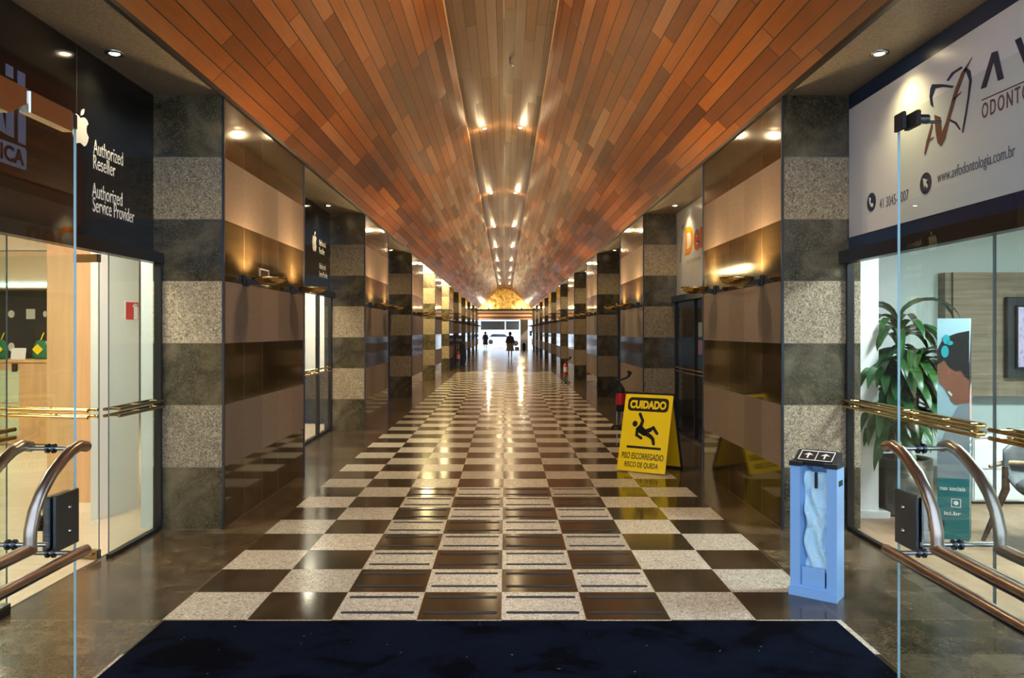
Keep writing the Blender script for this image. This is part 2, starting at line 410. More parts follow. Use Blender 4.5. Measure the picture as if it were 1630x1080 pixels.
# ------------------------------------------------------------------ floor, mat
struct(MB().add([(-9.5, -6, 0), (7.6, -6, 0), (7.6, 75.5, 0), (-9.5, 75.5, 0), (-9.5, -6, -.2), (7.6, -6, -.2), (7.6, 75.5, -.2), (-9.5, 75.5, -.2)],
       [(0, 1, 2, 3), (7, 6, 5, 4), (0, 4, 5, 1), (1, 5, 6, 2), (2, 6, 7, 3), (3, 7, 4, 0)]).build('floor', M['floor']))
mb = MB(); mb.box(-1.99, 1.93, -2.5, 4.653, 0, .012)
tag(mb.build('entrance_mat', M['mat']), 'wide dark navy entrance mat with worn patches on the floor', 'mat')
# grip strips
cols_n = ['leftmost', 'inner left', 'inner right', 'rightmost']
rows_n = ['first', 'second', 'third', 'fourth', 'fifth', 'sixth', 'seventh', 'last']
proto = None
for r in range(8):
    for c in range(4):
        for k in range(2):
            x = TX0 + (c-2+.5)*T; y = TY0 + r*T + (.12 if k == 0 else .40)
            if proto is None:
                b = MB(); b.prism(rrect(-.222, .222, -.017, .017, .016, 3), .003); o = b.build('grip_strip', M['grip']); proto = o
            else:
                o = proto.copy(); C.objects.link(o)
            o.location = (x, y, 0)
            col = 'pale' if (r+c-2) % 2 == 0 else 'dark'
            tag(o, 'black grip strip, %s edge of %s %s tile, %s row from the mat' % ('near' if k == 0 else 'far', cols_n[c], col, rows_n[r]), 'floor strip', 'anti-slip strips on the floor tiles')

# ------------------------------------------------------------------ ceilings
def sloped(name, pts, mat, ny=1, v0=0):
    """strip through (x,z) points from YA to YE, uv = metres"""
    b = MB(); uv = []; vs = []; d = [0]
    for i in range(1, len(pts)): d.append(d[-1]+math.dist(pts[i], pts[i-1]))
    ys = [YA+(YE-YA)*i/ny for i in range(ny+1)]
    for y in ys:
        for (x, z), dd in zip(pts, d): vs.append((x, y, z)); uv.append((y, dd+v0))
    n = len(pts); fs = []
    for i in range(ny):
        for k in range(n-1): fs.append((i*n+k, i*n+k+1, (i+1)*n+k+1, (i+1)*n+k))
    b.add(vs, fs); b.uv = uv
    o = b.build(name, mat); struct(o)
    m = o.modifiers.new('thickness', 'SOLIDIFY'); m.thickness = .03; m.offset = 1 if False else 0
    return o
sloped('ceiling', [(XL, ZC+.02), (EDX_L, EDZ)], M['wood_slope'])
sloped('ceiling', [(XR, ZC+.02), (EDX_R, EDZ)], M['wood_slope'], v0=40)
sloped('ceiling', [(EDX_L-.1, EDZ+.07), (-0.03, EDZ+.27)], M['wood_mid'], v0=80)
sloped('ceiling', [(-0.03, EDZ+.27), (EDX_R+.1, EDZ+.07)], M['wood_mid'], v0=100)
for i, (x, sgn) in enumerate(((EDX_L, 1), (EDX_R, -1))):
    b = MB(); n = 140; vs = []
    for k in range(n+1):
        y = YA+(YE-YA)*k/n; hgt = .018+.05*max(0, math.sin(y*2*PI/6.9+i*2.4))**2
        vs += [(x, y, EDZ-.005), (x+sgn*.022, y, EDZ-.005), (x+sgn*.022, y, EDZ+hgt), (x, y, EDZ+hgt)]
    fs = []
    for k in range(n):
        for q in range(4): fs.append((k*4+q, k*4+(q+1) % 4, (k+1)*4+(q+1) % 4, (k+1)*4+q))
    b.add(vs, fs); struct(b.build('trim_%d' % (i+1), M['lip']))
struct(MB().box(-9.5, 7.6, YA, YE, 5.95, 6.05).build('ceiling', M['dark_wall']))   # roof slab above the planks
struct(MB().box(-9.5, XL, YA, YE, ZC, ZC+.12).build('ceiling', M['soffit']))
struct(MB().box(XR, 7.6, YA, YE, ZC, ZC+.12).build('ceiling', M['soffit']))
struct(MB().box(-9.5, -9.4, YA, YE, 0, 6.0).build('wall_left', M['dark_wall']))
struct(MB().box(7.5, 7.6, YA, YE, 0, 6.0).build('wall_right', M['dark_wall']))
for i, x in enumerate((XL, XR)):
    struct(MB().box(x-.018, x+.018, YA, YE, ZC-.018, ZC+.03).build('trim_%d' % (i+3), M['black']))

# ------------------------------------------------------------------ piers
def make_pier(side):
    o = thing('stone_pier', '', 'pillar')
    x0, x1 = (XLO-.005, XL) if side < 0 else (XR, XRO+.1)
    b = MB(); b.box(x0, x1, 0, PLEN, 0, ZC-.001)
    inner = 5 if side < 0 else 4    # face index of the corridor side
    b.mi = [0]*6; b.mi[inner] = 1
    b.build('pier_body', [M['pier_face'], M['pier_side']], o)
    xi = XL if side < 0 else XR
    for y in (0, PLEN): MB().box(xi-.010, xi+.010, y-.010, y+.010, .0, ZC-.02).build('corner_strip', M['edge'], o)
    return o
for side, nm in ((-1, 'left'), (1, 'right')):
    p = make_pier(side)
    for k in range(NP):
        o = p if k == 0 else dup(p, (0, 0, 0))
        o.location = (0, Y0+PER*k, 0)
        tag(o, 'dark and pale banded stone pier on the %s side, %s' % (nm, ordn[k]), 'pillar', 'banded stone piers on the %s' % nm)

# ------------------------------------------------------------------ sconces
def make_sconce():
    """root on the wall, dish towards +x"""
    o = thing('wall_sconce', '', 'wall lamp')
    b = MB(); b.bbox(.0, .035, -.055, .055, -.05, .05, .006); b.box(.03, .17, -.030, .030, -.035, .012); b.build('bracket', M['black'], o)
    m = Matrix.Translation((.235, 0, .01))
    b = MB(); prof = [(.001, -.052), (.06, -.047), (.11, -.032), (.15, -.008), (.172, .020), (.168, .022), (.145, -.002), (.105, -.025), (.05, -.039), (.001, -.044)]
    b.lathe(prof, 28, mtx=m, sx=.95, sy=1.05); b.build('dish', M['brass'], o)
    b = MB(); b.lathe([(.001, .018), (.035, .016), (.04, .0), (.03, -.02), (.001, -.03)], 14, mtx=m, sx=1.2, sy=2.0); b.build('bulb', M['glow_dish'], o)
    light('SPOT', 'sconce_light', o, (.20, 0, .06), P_SCONCE, (1.0, .68, .32), .05, rot=(PI, 0, 0), spot=math.radians(172), blend=.35)
    return o
s0 = make_sconce(); first = True
for side, nm in ((-1, 'left'), (1, 'right')):
    for k in range(NP):
        for j, dy in enumerate((.55, 2.20)):
            loc = (XL if side < 0 else XR, Y0+PER*k+dy, 2.17); rz = 0 if side < 0 else PI
            if first: o = s0; first = False; o.location = loc; o.rotation_euler = (0, 0, rz)
            else: o = dup(s0, loc, rotz=rz)
            tag(o, 'brass dish wall lamp, %s of the pair on the %s pier %s' % ('nearer' if j == 0 else 'farther', nm, ordn[k]), 'wall lamp', 'brass dish lamps on the %s piers' % nm)

# ------------------------------------------------------------------ downlights
def make_spot(power, spotang, rad=.05, point=False):
    o = thing('ceiling_spotlight', '', 'ceiling light')
    b = MB(); b.lathe([(rad*.8, 0), (rad*.85, -.012), (rad*1.3, -.010), (rad*1.35, 0), (rad*1.35, .01)], 20); b.build('trim_ring', M['steel'], o)
    b = MB(); b.lathe([(.001, -.016), (rad*.55, -.012), (rad*.8, .0), (rad*.8, .006)], 16); b.build('bulb', M['glow_warm'], o)
    if point: light('SPOT', 'spot_beam', o, (0, 0, -.03), power, WARM, .03, spot=math.radians(128), blend=1.0); light('POINT', 'lamp_light', o, (0, 0, -.14), power*.04, WARM, .06)
    else: light('SPOT', 'spot_beam', o, (0, 0, -.03), power, (1.0, .80, .38), .03, spot=spotang, blend=1.0)
    return o
c0 = make_spot(P_CENTRE, 0, .055, True); first = True
for k in range(-1, 8):
    y = 15.3+7.2*k
    for x, nm in ((-.40, 'left'), (.29, 'right')):
        z = EDZ+.27-(abs(x+.03)/.69)*.175-.025
        if first: o = c0; first = False; o.location = (x, y, z)
        else: o = dup(c0, (x, y, z))
        tag(o, 'small round spotlight %s of the ceiling ridge, %s pair' % (nm, ['overhead', 'first visible', 'second', 'third', 'fourth', 'fifth', 'sixth', 'seventh', 'farthest'][k+1]), 'ceiling light', 'spotlights along the ceiling ridge')
q0 = make_spot(P_SOFFIT, math.radians(125), .05); first = True
for side, nm, x in ((-1, 'left', -2.84), (1, 'right', 2.72)):
    for k in range(NP):
        loc = (x, 5.80+7.0*k, ZC-.003)
        if first: o = q0; first = False; o.location = loc
        else: o = dup(q0, loc)
        tag(o, 'small round spotlight in the %s stone soffit, before the pier %s' % (nm, ordn[k]), 'ceiling light', 'spotlights in the %s soffit' % nm)

# ------------------------------------------------------------------ signs over the shopfronts
def apple(mb_mtx, cx, cy, h):
    """bitten fruit emblem, height h, centred"""
    s = h/2.4; b = MB(); out = []
    pts = [(0, .62), (.25, .74), (.55, .80), (.85, .70), (1.02, .48), (.84, .32), (.76, .08), (.80, -.18), (1.0, -.38), (1.06, -.44), (.92, -.80), (.70, -1.08), (.48, -1.2), (.25, -1.12), (0, -1.06),
           (-.25, -1.12), (-.48, -1.2), (-.72, -1.06), (-.96, -.68), (-1.08, -.2), (-1.02, .25), (-.84, .6), (-.55, .78), (-.25, .74)]
    b.prism([(cx+p[0]*s, cy+p[1]*s-.05*s) for p in pts], .003, mtx=mb_mtx)
    leaf = [(.02, .80), (.05, 1.05), (.22, 1.28), (.50, 1.40), (.48, 1.15), (.32, .92)]
    b.prism([(cx+p[0]*s, cy+p[1]*s-.05*s) for p in leaf], .003, mtx=mb_mtx)
    return b
def lintel(name, x, y0, y1, z0, z1, side, group=None):
    b = MB(); b.box(x, x-side*.09, y0, y1, z0, z1); return struct(b.build(name, M['black']))

def reseller_text(par, P, y_apple, apple_z, apple_h, ya, rows):
    apple(P, y_apple, apple_z, apple_h).build('apple_emblem', M['letter_white'], par)
    for s, z, h, w in rows: text('lettering', s, M['letter_white'], par, P, ya, z, w, h, bold=.012)
# left sign, entrance bay : plane coords u = Y, v = Z
def left_plane(x=XLO): return plane_mtx((x, 0, 0), (0, 1, 0), (0, 0, 1))
g = thing('shop_sign', 'long black sign panel with white fruit emblem, left of the entrance', 'sign', (0, 0, 0))
MB().box(XLO-.04, XLO, YA+.2, Y0-.003, 2.37, ZC-.004).build('panel', M['black_gloss'], g)
b = MB()
for y in (4.72, 5.62): b.box(XLO, XLO+.0015, y-.002, y+.002, 2.38, ZC-.01)
b.build('panel_joint', M['dark_wall'], g)
P = left_plane(XLO+.001)
def zl(px, py, X=3.02): Y = X*1270/abs(804-px); return Y, 1.7+(528-py)*Y/1270
ay, az = zl(126, 201)
apple(P, ay+.01, az, .25).build('apple_emblem', M['letter_white'], g)
for s, pxa, pxb, ytop, ybot in (('Authorized', 148, 195, 201, 230), ('Reseller', 148, 183, 222, 246), ('Authorized', 146, 194, 261, 285), ('Service Provider', 147, 213, 279, 310)):
    Ya, za = zl(pxa, ytop); Yb, _ = zl(pxb, ytop); _, zb = zl(pxa, ytop+ (24 if 'y' not in s else 24))
    hh = .108 if s in ('Authorized', 'Reseller') else .108
    zt = {201: 3.025+.0, 222: 2.915, 261: 2.705, 279: 2.60}[ytop]
    text('lettering', s, M['letter_white'], g, P, Ya, zt-.02 + 0.0, Yb-Ya, hh if s != 'Reseller' else .105, bold=-.004)
# big sliced letters and boxed word at the frame edge
Z = lambda y, v: 1.7+(528-v)*y/1270
yb = lambda px: 3.02*1270/(804-px)
def quad(pa, pb, va, vb): b = MB(); b.prism([(yb(pa), Z(yb(pa), va)), (yb(pb), Z(yb(pb), va+ (pb-pa)*.5)), (yb(pb), Z(yb(pb), vb+(pb-pa)*.5)), (yb(pa), Z(yb(pa), vb))], .003, mtx=P); b.build('sliced_letter', M['slate_letter'], g)
quad(8, 20, 101, 120); quad(27, 39, 112, 134); quad(-26, -14, 82, 104)
quad(9, 21, 160, 214); quad(28, 40, 168, 226); quad(-26, -14, 140, 196)
b = MB(); b.prism([(yb(-14), Z(yb(-14), 136)), (yb(-4), Z(yb(-4), 142)), (yb(9), Z(yb(9), 214)), (yb(-1), Z(yb(-1), 208))], .003, mtx=P)
b.build('sliced_letter', M['slate_letter'], g)
ya, yb_ = yb(-60), yb(41)
b = MB(); b.prism(rrect(ya, yb_, 2.715, 2.852, .02), .003, mtx=P); b.build('word_box', M['slate_letter'], g)
text('lettering', 'ICA', M['black_gloss'], g, left_plane(XLO+.0045), yb(-1), 2.735, yb(37)-yb(-1), .098, bold=.03)
lintel('trim_5', XLO, YA+.2, Y0-.01, 2.28, 2.37, -1)

# left sign of the second bay
YB0, YB1 = Y0+PLEN, Y0+PER
g = thing('shop_sign', 'black sign panel with small white fruit emblem beyond the first left pier', 'sign')
MB().box(XLO-.04, XLO, YB0+.003, YB1-.003, 2.37, ZC-.004).build('panel', M['black_gloss'], g)
y, z = zl(500, 385)
apple(P, y, z, .30).build('apple_emblem', M['letter_white'], g)
for s, zz_, w_ in (('Authorized', 2.88+.22, .62), ('Reseller', 2.97, .5), ('Authorized', 2.72, .62), ('Service Provider', 2.59, .8)):
    text('lettering', s, M['letter_white'], g, P, 12.95, zz_, w_*.75, .10, bold=0)
lintel('trim_6', XLO, YB0, YB1, 2.28, 2.37, -1)

# right sign, entrance bay
def right_plane(x): return plane_mtx((x, 0, 0), (0, -1, 0), (0, 0, 1))
g = thing('shop_sign', 'white and navy dental clinic sign above the right shopfront', 'sign')
MB().box(XRO, XRO+.04, YA+.2, Y0-.003, 2.37, ZC-.004).build('panel', M['navy'], g)
MB().box(XRO-.004, XRO, YA+.3, Y0-.012, 2.505, 3.60).build('white_field', M['sign_white'], g)
P = right_plane(XRO-.0045)
def uz(px, py, X=2.95): Y = X*1270/(px-804); return -Y, 1.7+(528-py)*Y/1270
def rp(pts): return [uz(*p) for p in pts]
# big letters
def poly_part(name, polys, mat, d=.003):
    b = MB()
    for q in polys: b.prism(rp(q), d, mtx=P)
    return b.build(name, mat, g)
poly_part('big_letter_a', [[(1562.5, 142), (1580, 84), (1589, 81), (1599, 125), (1590, 129), (1583, 98), (1571, 139)]], M['navy'])
poly_part('big_letter_v', [[(1617, 64), (1626, 59), (1640, 96), (1652, 43), (1662, 38), (1646, 108), (1636, 113)]], M['navy'])
poly_part('big_letter_f', [[(1670, 34), (1722, 6), (1722, 15), (1682, 38), (1682, 52), (1712, 37), (1712, 46), (1682, 61), (1682, 94), (1670, 100)]], M['navy'])
poly_part('rule', [[(1564, 159), (1720, 90), (1720, 92), (1564, 160.5)]], M['navy'])
u0, z0 = uz(1564, 190); u1, z1 = uz(1632, 160)
text('lettering', 'ODONTOLOGIA', M['copper_ink'], g, P, u0, z0, (u1-u0)*1.9, .095, bold=.008, space=1.3)
# tooth outline with a sweeping letter
def zr(p): return (1230+p[0]/2.572, p[1]/2.572)
def zpoly(name, pts_list, mat): return poly_part(name, [[zr(p) for p in q] for q in pts_list], mat)
zpoly('tooth_outline', [[(655, 345), (700, 345), (745, 352), (738, 360), (700, 356), (668, 362), (655, 400), (660, 440), (650, 430), (645, 395), (648, 365)],
                        [(715, 330), (735, 298), (775, 272), (780, 280), (745, 302), (722, 332)],
                        [(795, 275), (812, 290), (818, 330), (808, 400), (795, 480), (782, 545), (778, 540), (790, 470), (802, 395), (808, 330), (795, 295), (785, 290)],
                        [(725, 486), (755, 500), (772, 530), (768, 532), (750, 508), (728, 496)]], M['navy'])
zpoly('sweeping_letter', [[(665, 470), (690, 480), (695, 545), (712, 500), (745, 380), (775, 300), (820, 233), (790, 300), (762, 375), (730, 480), (708, 570), (692, 600), (678, 585), (670, 540)],
                          [(745, 400), (776, 375), (770, 385), (742, 415)],
                          [(623, 632), (632, 580), (655, 500), (657, 520), (642, 585), (628, 632)], [(640, 573), (662, 560), (660, 566), (642, 580)]], M['copper_ink'])
for (px, py, ry, nm) in ((1388, 322, 13.5, 'phone_icon'), (1474.5, 292, 15, 'pointer_icon')):
    u, z = uz(px, py); rr = .075
    o = MB(); o.prism(arc_poly(u, z, rr, rr, 24), .003, mtx=P); o = o.build(nm, M['navy'], g)
    P2 = right_plane(XRO-.0076); b = MB()
    if nm == 'phone_icon':
        b.prism([(u+a*.04, z+c*.045) for a, c in ((-.8, .9), (-.25, .85), (-.2, .35), (-.45, .2), (.1, -.4), (.35, -.2), (.8, -.35), (.85, -.8), (.4, -1), (-.3, -.6), (-.85, .2))], .002, mtx=P2)
    else:
        b.prism([(u+a*.04, z+c*.045) for a, c in ((-.8, .9), (.7, .45), (.2, .15), (.8, -.5), (.5, -.85), (-.1, -.2), (-.4, -.6))], .002, mtx=P2)
    b.build('icon_symbol', M['white'], o)
u0, z0 = uz(1401, 330); u1, _ = uz(1447, 306)
text('lettering', '41 3045-1007', M['grey_ink'], g, P, u0, z0-.015, u1-u0, .078, bold=-.002)
u0, z0 = uz(1493, 292); u1, _ = uz(1617, 250)
text('lettering', 'www.avfodontologia.com.br', M['grey_ink'], g, P, u0, z0-.02, u1-u0, .098, bold=-.002)
lintel('trim_7', XRO, YA+.2, Y0-.01, 2.28, 2.385, 1)

# right sign second bay
g = thing('shop_sign', 'white clinic sign with orange lettering beyond the first right pier', 'sign')
MB().box(XRO, XRO+.04, YB0+.003, YB1-.003, 2.30, ZC-.004).build('panel', M['sign_white'], g)
P = right_plane(XRO-.001)
text('lettering', 'i', M['copper_ink'], g, P, -13.47, 2.86, .26, .62, bold=-.01, shear=.5)
text('orange_initial', 'D', M['orange_ink'], g, P, -13.08, 2.95, .55, .44, bold=.03)
text('orange_lettering', 'en', M['brown_ink'], g, P, -12.48, 2.95, .76, .33, bold=.03)
text('tagline', 'clinica', M['pale_ink'], g, P, -12.95, 2.80, .9, .07)
lintel('trim_8', XRO, YB0, YB1, 2.20, 2.30, 1)

# ------------------------------------------------------------------ rails and shopfront glass
def rail_pair(par, p0, p1, off, zs=(1.062, 1.112), mat='brass', r=.013):
    """two brass rails standing off a pane, between two floor points"""
    a = Vector((*p0, 0)); c = Vector((*p1, 0)); d = (c-a).normalized(); n = Vector((-d.y, d.x, 0))*off
    for z in zs:
        b = MB(); up = Vector((0, 0, z))
        b.tube([a+n+up, c+n+up], r, 10)
        for e in (a+d*.06, c-d*.06, (a+c)/2):
            b.tube([e+up, e+n*1.15+up], r*.7, 8)
        b.build('rail', M[mat], par)
def pane(name, p0, p1, z0, z1, glass='glass', t=.010, em='seal'):
    a = Vector((*p0, 0)); c = Vector((*p1, 0)); L = (c-a).length; ang = math.atan2(c.y-a.y, c.x-a.x)
    m = Matrix.Translation(a) @ Matrix.Rotation(ang, 4, 'Z')
    b = MB(); b.box(0, L, -t/2, t/2, z0, z1, mtx=m); o = b.build(name, M[glass]); struct(o)
    e = MB(); 
    e.box(-.0015, 0, -t/2, t/2, z0, z1, mtx=m); e.box(L, L+.0015, -t/2, t/2, z0, z1, mtx=m); e.build('glass_edge', M[em], o)
    return o, m, L
# left shop
o, m, L = pane('window_1', (XLO+.05, 5.975), (XLO+.05, Y0-.012), .03, 2.28, 'glass_green')
MB().box(XLO+.03, XLO+.07, 5.975, Y0-.012, 0, .03).build('window_frame', M['black'], o)
MB().box(XLO+.02, XLO+.08, Y0-.04, Y0-.012, 0.03, 2.28).build('window_frame', M['black'], o)
rail_pair(o, (XLO+.05, 6.02), (XLO+.05, Y0-.03), -.055, mat='dull_brass')
rail_pair(o, (XLO+.05, 6.02), (XLO+.05, Y0-.03), .055, mat='dull_brass')
o, m, L = pane('door_1', (XLO-.0, 5.93), (XLO-.86, 6.10), .012, 2.27, 'glass')
b = MB(); b.box(.0, .20, -.022, .022, .012, .075, mtx=m)
for x in (.04, .10, .16): b.lathe([(.001, .03), (.008, .028), (.01, .0)], 8, mtx=m @ Matrix.Translation((x, .022, .045)) @ Matrix.Rotation(-PI/2, 4, 'X'))
b.build('hinge_patch', M['dull_brass'], o)
b = MB(); b.box(.0, .20, -.022, .022, 2.215, 2.275, mtx=m); b.build('hinge_patch', M['dull_brass'], o)
rail_pair(o, (XLO-.05, 5.94), (XLO-.82, 6.092), .055, mat='brass'); rail_pair(o, (XLO-.05, 5.94), (XLO-.82, 6.092), -.055, mat='brass')
o, m, L = pane('window_2', (XLO+.02, 2.2), (XLO+.02, 4.80), .03, 2.28, 'glass')
MB().box(XLO-.005, XLO+.045, 4.66, 4.80, .0, .065).build('floor_patch', M['black'], o)
rail_pair(o, (XLO+.02, 2.3), (XLO+.02, 4.79), -.055, mat='dull_brass'); rail_pair(o, (XLO+.02, 2.3), (XLO+.02, 4.79), .055, mat='dull_brass')
# right shop
o, m, L = pane('window_3', (XRO, 4.82), (XRO, Y0-.012), .03, 2.28, 'glass_green')
MB().box(XRO-.02, XRO+.02, 4.82, Y0-.012, 0, .03).build('window_frame', M['black'], o)
MB().box(XRO-.03, XRO+.03, Y0-.04, Y0-.012, .03, 2.28).build('window_frame', M['black'], o)
rail_pair(o, (XRO, 5.72), (XRO, Y0-.0), .055); rail_pair(o, (XRO, 4.85), (XRO, 5.76), .075); rail_pair(o, (XRO, 5.0), (XRO, Y0-.03), -.055)
o, m, L = pane('window_4', (XRO, 2.2), (XRO, 4.80), .03, 2.28, 'glass_green')
MB().box(XRO-.02, XRO+.02, 2.2, 4.80, 0, .03).build('window_frame', M['black'], o)
rail_pair(o, (XRO, 3.0), (XRO, 4.77), .055); rail_pair(o, (XRO, 3.0), (XRO, 4.77), -.055)
# remaining bays
wi = 5
for side, X in ((-1, XLO), (1, XRO)):
    for k in range(NP-1):
        ya, yb2 = YB0+PER*k, YB1+PER*k
        ztop = 2.28 if side < 0 or k > 0 else 2.20
        gl = 'glass' if (side < 0 and k == 0) else 'glass_dark' if k > 0 else 'glass_green'
        o, m, L = pane('window_%d' % wi, (X, ya+.02), (X, yb2-.02), .04, ztop, gl); wi += 1
        for yy in (ya+.0, (ya*2+yb2)/3, (ya+2*yb2)/3+(.45 if k == 0 and side < 0 else -.05), yb2-.05):
            MB().box(X-.03, X+.03, yy, yy+.05, 0.04, ztop).build('mullion', M['black'], o)
        MB().box(X-.03, X+.03, ya, yb2, 0, .04).build('window_frame', M['black'], o)
        if k < 3:
            n = 5; st = (yb2-ya-.3)/n
            for q in range(n):
                y_ = ya+.15+q*st
                rail_pair(o, (X, y_), (X, y_+st*.94), (-1 if side < 0 else 1)*(.055+.02*(q % 2)), zs=(1.04, 1.10), r=.014)
        if k > 0:
            b = MB(); b.box(X-.0+side*.04, X, ya+.002, yb2-.002, 2.37, ZC-.004)
            sg = thing('shop_sign', 'dark sign panel over the %s bay beyond the pier %s' % ('left' if side < 0 else 'right', ordn[k]), 'sign', group='dark fascia panels on the %s' % ('left' if side < 0 else 'right'))
            b.build('panel', M['black_gloss'] if side < 0 else M['dark_wall'], sg)
            lintel('trim_%d' % (10+wi), X, ya, yb2, 2.28, 2.37, side)
            struct(MB().box(X+side*.9, X+side*.95, ya-1.3, yb2+1.3, 0, 3.6).build('wall_%s' % ('left' if side < 0 else 'right'), M['dark_wall']))

# bright ceiling panels in the fourth and fifth left bays
for k, nm in ((2, 'beyond the third left pier'), (3, 'beyond the fourth left pier')):
    g = thing('ceiling_panel_light', 'bright square ceiling panel light in the soffit %s' % nm, 'ceiling light', (-2.72, YB0+PER*k+2.1, ZC-.02), group='bright panels in the left soffit')
    MB().box(-.27, .27, -1.9, 1.9, .0, .015).build('diffuser', M['glow_yellow'], g)
    b = MB()
    for a in ((-.29, -.27, -1.92, 1.92), (.27, .29, -1.92, 1.92), (-.29, .29, -1.94, -1.9), (-.29, .29, 1.9, 1.94)): b.box(*a, -.004, .018)
    b.build('frame', M['white'], g)

# ------------------------------------------------------------------ foreground glass doors with bronze pulls
def front_door(name, X, side):
    """leaf parallel to the corridor, edge at Y=3.80; side -1 left, +1 right. inner side faces the corridor"""
    ye = 3.80; inn = -side
    o, m, L = pane(name, (X, 2.45), (X, ye), .012, 2.72, 'glass', .012, 'glass_edge')
    arc = [(3.66, 1.172), (3.60, 1.185), (3.53, 1.172), (3.473, 1.148), (3.377, 1.094), (3.308, 1.034), (3.257, .965), (3.229, .893), (3.225, .812)]
    # smooth
    pts = []
    for i in range(len(arc)-1):
        for t in (0, .33, .66): pts.append((arc[i][0]*(1-t)+arc[i+1][0]*t, arc[i][1]*(1-t)+arc[i+1][1]*t))
    pts.append(arc[-1])
    for sg, dx in ((inn, .128), (-inn, .128)):
        x = X+sg*dx
        b = MB(); b.tube([(x, p[0], p[1]) for p in pts], .025, 16); b.tube([(x, 3.238, .818), (x, 2.5, .812)], .025, 16); b.build('pull_handle', M['bronze'], o)
        b = MB(); b.tube([(x, 3.66, .700), (x, 2.5, .700)], .024, 16); b.build('push_bar', M['bronze'], o)
    for (y, z) in ((3.60, 1.172), (3.31, .815), (3.60, .70), (2.7, .70), (2.7, .812)):
        b = MB(); b.tube([(X-.150, y, z), (X+.150, y, z)], .010, 12)
        b.build('standoff', M['steel'], o)
        b = MB(); 
        for d in (-.014, .014): b.tube([(X+d-.005, y, z), (X+d+.005, y, z)], .022, 18)
        b.build('clamp_ring', M['dark_steel'], o)
    # lock patch at the free edge
    b = MB(); b.bbox(X+.007 if inn > 0 else X-.020, X+.020 if inn > 0 else X-.007, 3.60, 3.802, .70, .955, .003)
    b.build('lock_plate', M['dark_steel'], o)
    b = MB(); b.bbox(X-.042 if inn > 0 else X+.008, X-.008 if inn > 0 else X+.042, 3.60, 3.79, .71, .95, .006); b.build('lock_plate', M['steel'] if side > 0 else M['dark_steel'], o)
    b = MB(); b.lathe([(.001, .07), (.025, .066), (.036, .045), (.036, 0)], 18, mtx=Matrix.Translation((X-inn*.04, 3.62, .83)) @ Matrix.Rotation(-inn*PI/2, 4, 'Y')); b.build('lock_knob', M['rubber'], o)
    b = MB()
    for zz in (.77, .88): b.lathe([(.001, .008), (.009, .006), (.011, 0)], 10, mtx=Matrix.Translation((X+inn*.020, 3.72, zz)) @ Matrix.Rotation(inn*PI/2, 4, 'Y'))
    b.build('screw', M['steel'], o)
    return o
o = front_door('door_2', -2.05, -1)
b = MB(); b.bbox(-2.075, -2.025, 3.40, 3.74, 2.635, 2.732, .006); b.build('top_patch', M['steel'], o)
b = MB(); b.bbox(-2.07, -2.03, 3.74, 3.79, 2.66, 2.73, .006); b.build('patch_cap', M['dark_steel'], o)
b = MB(); b.prism([(3.20, 2.60), (3.28, 2.60), (3.41, 2.68), (3.40, 2.735), (3.20, 2.735)], .05, mtx=plane_mtx((-2.085, 0, 0), (0, 1, 0), (0, 0, 1))); b.build('transom_clamp', M['steel'], o)
o = front_door('door_3', 1.875, 1)
b = MB(); b.bbox(1.845, 1.862, 3.70, 3.79, 2.645, 2.725, .004); b.bbox(1.888, 1.91, 3.66, 3.78, 2.65, 2.72, .004); b.build('top_patch', M['rubber'], o)
b = MB(); b.tube([(1.91, 3.70, 2.685), (1.96, 3.70, 2.685)], .022, 14); b.tube([(1.95, 3.70, 2.672), (2.02, 3.70, 2.672)], .008, 8); b.build('pivot_pin', M['dark_steel'], o)

# ------------------------------------------------------------------ left shop interior
struct(MB().box(-9.4, XLO-.02, 1.8, 19.9, 0.0, .006).build('floor', M['shop_floor']))
struct(MB().box(-9.4, XLO-.125, 1.8, 19.9, 2.95, 3.05).build('ceiling', M['cream']))
struct(MB().box(-9.4, XLO-.06, 1.75, 1.8, 0, 3.0).build('wall_near', M['cream']))
struct(MB().box(-9.4, XLO-.12, 19.9, 19.95, 0, 3.0).build('wall_far', M['whitewall']))
struct(MB().box(-9.39, -9.34, 1.8, 19.9, 0, 3.0).build('wall_left', M['cream']))
struct(MB().box(-9.34, -6.55, 12.9, 13.0, 0, 2.95).build('wall_back', M['cream']))
g = thing('display_alcove', 'dark display wall with round white tags behind the shop counter', 'display wall', (-7.0, 12.8, 0))
MB().box(-1.25, -.02, .0, .09, 0.006, 2.35).build('dark_board', M['charcoal'], g)
struct(MB().box(-7.01, -6.70, 12.5, 12.9, 0, 2.36).build('wall_back', M['greywall'])); struct(MB().box(-9.3, -6.55, 12.3, 12.9, 2.37, 2.94).build('wall_back', M['cream']))
for i, (x, z, rx, rz) in enumerate(((-.92, 1.98, .05, .06), (-.92, 1.45, .05, .07), (-.35, 1.48, .045, .07), (-.38, 1.98, .03, .05))):
    MB().prism(arc_poly(x, z, rx, rz, 18), .01, mtx=plane_mtx((0, -.001, 0), (1, 0, 0), (0, 0, 1))).build('round_tag', M['white'], g)
MB().box(-.68, -.54, -.012, 0, 1.90, 2.06).build('square_tag', M['white'], g)
tag(MB().box(-9.2, -6.6, 12.27, 12.298, 2.40, 2.44).build('led_strip', M['glow_cyan']), 'cool white light strip along the bulkhead above the dark display', 'light strip')
o = MB(); o.lathe([(.001, -.09), (.035, -.085), (.05, -.05), (.05, 0), (.06, .0)], 16, mtx=Matrix.Translation((-6.82, 12.42, 2.308))); o.lathe([(.06, 0), (.06, .06), (.001, .06)], 16, mtx=Matrix.Translation((-6.82, 12.42, 2.308)))
tag(o.build('dome_camera', M['white']), 'small white dome camera under the shop bulkhead', 'camera')
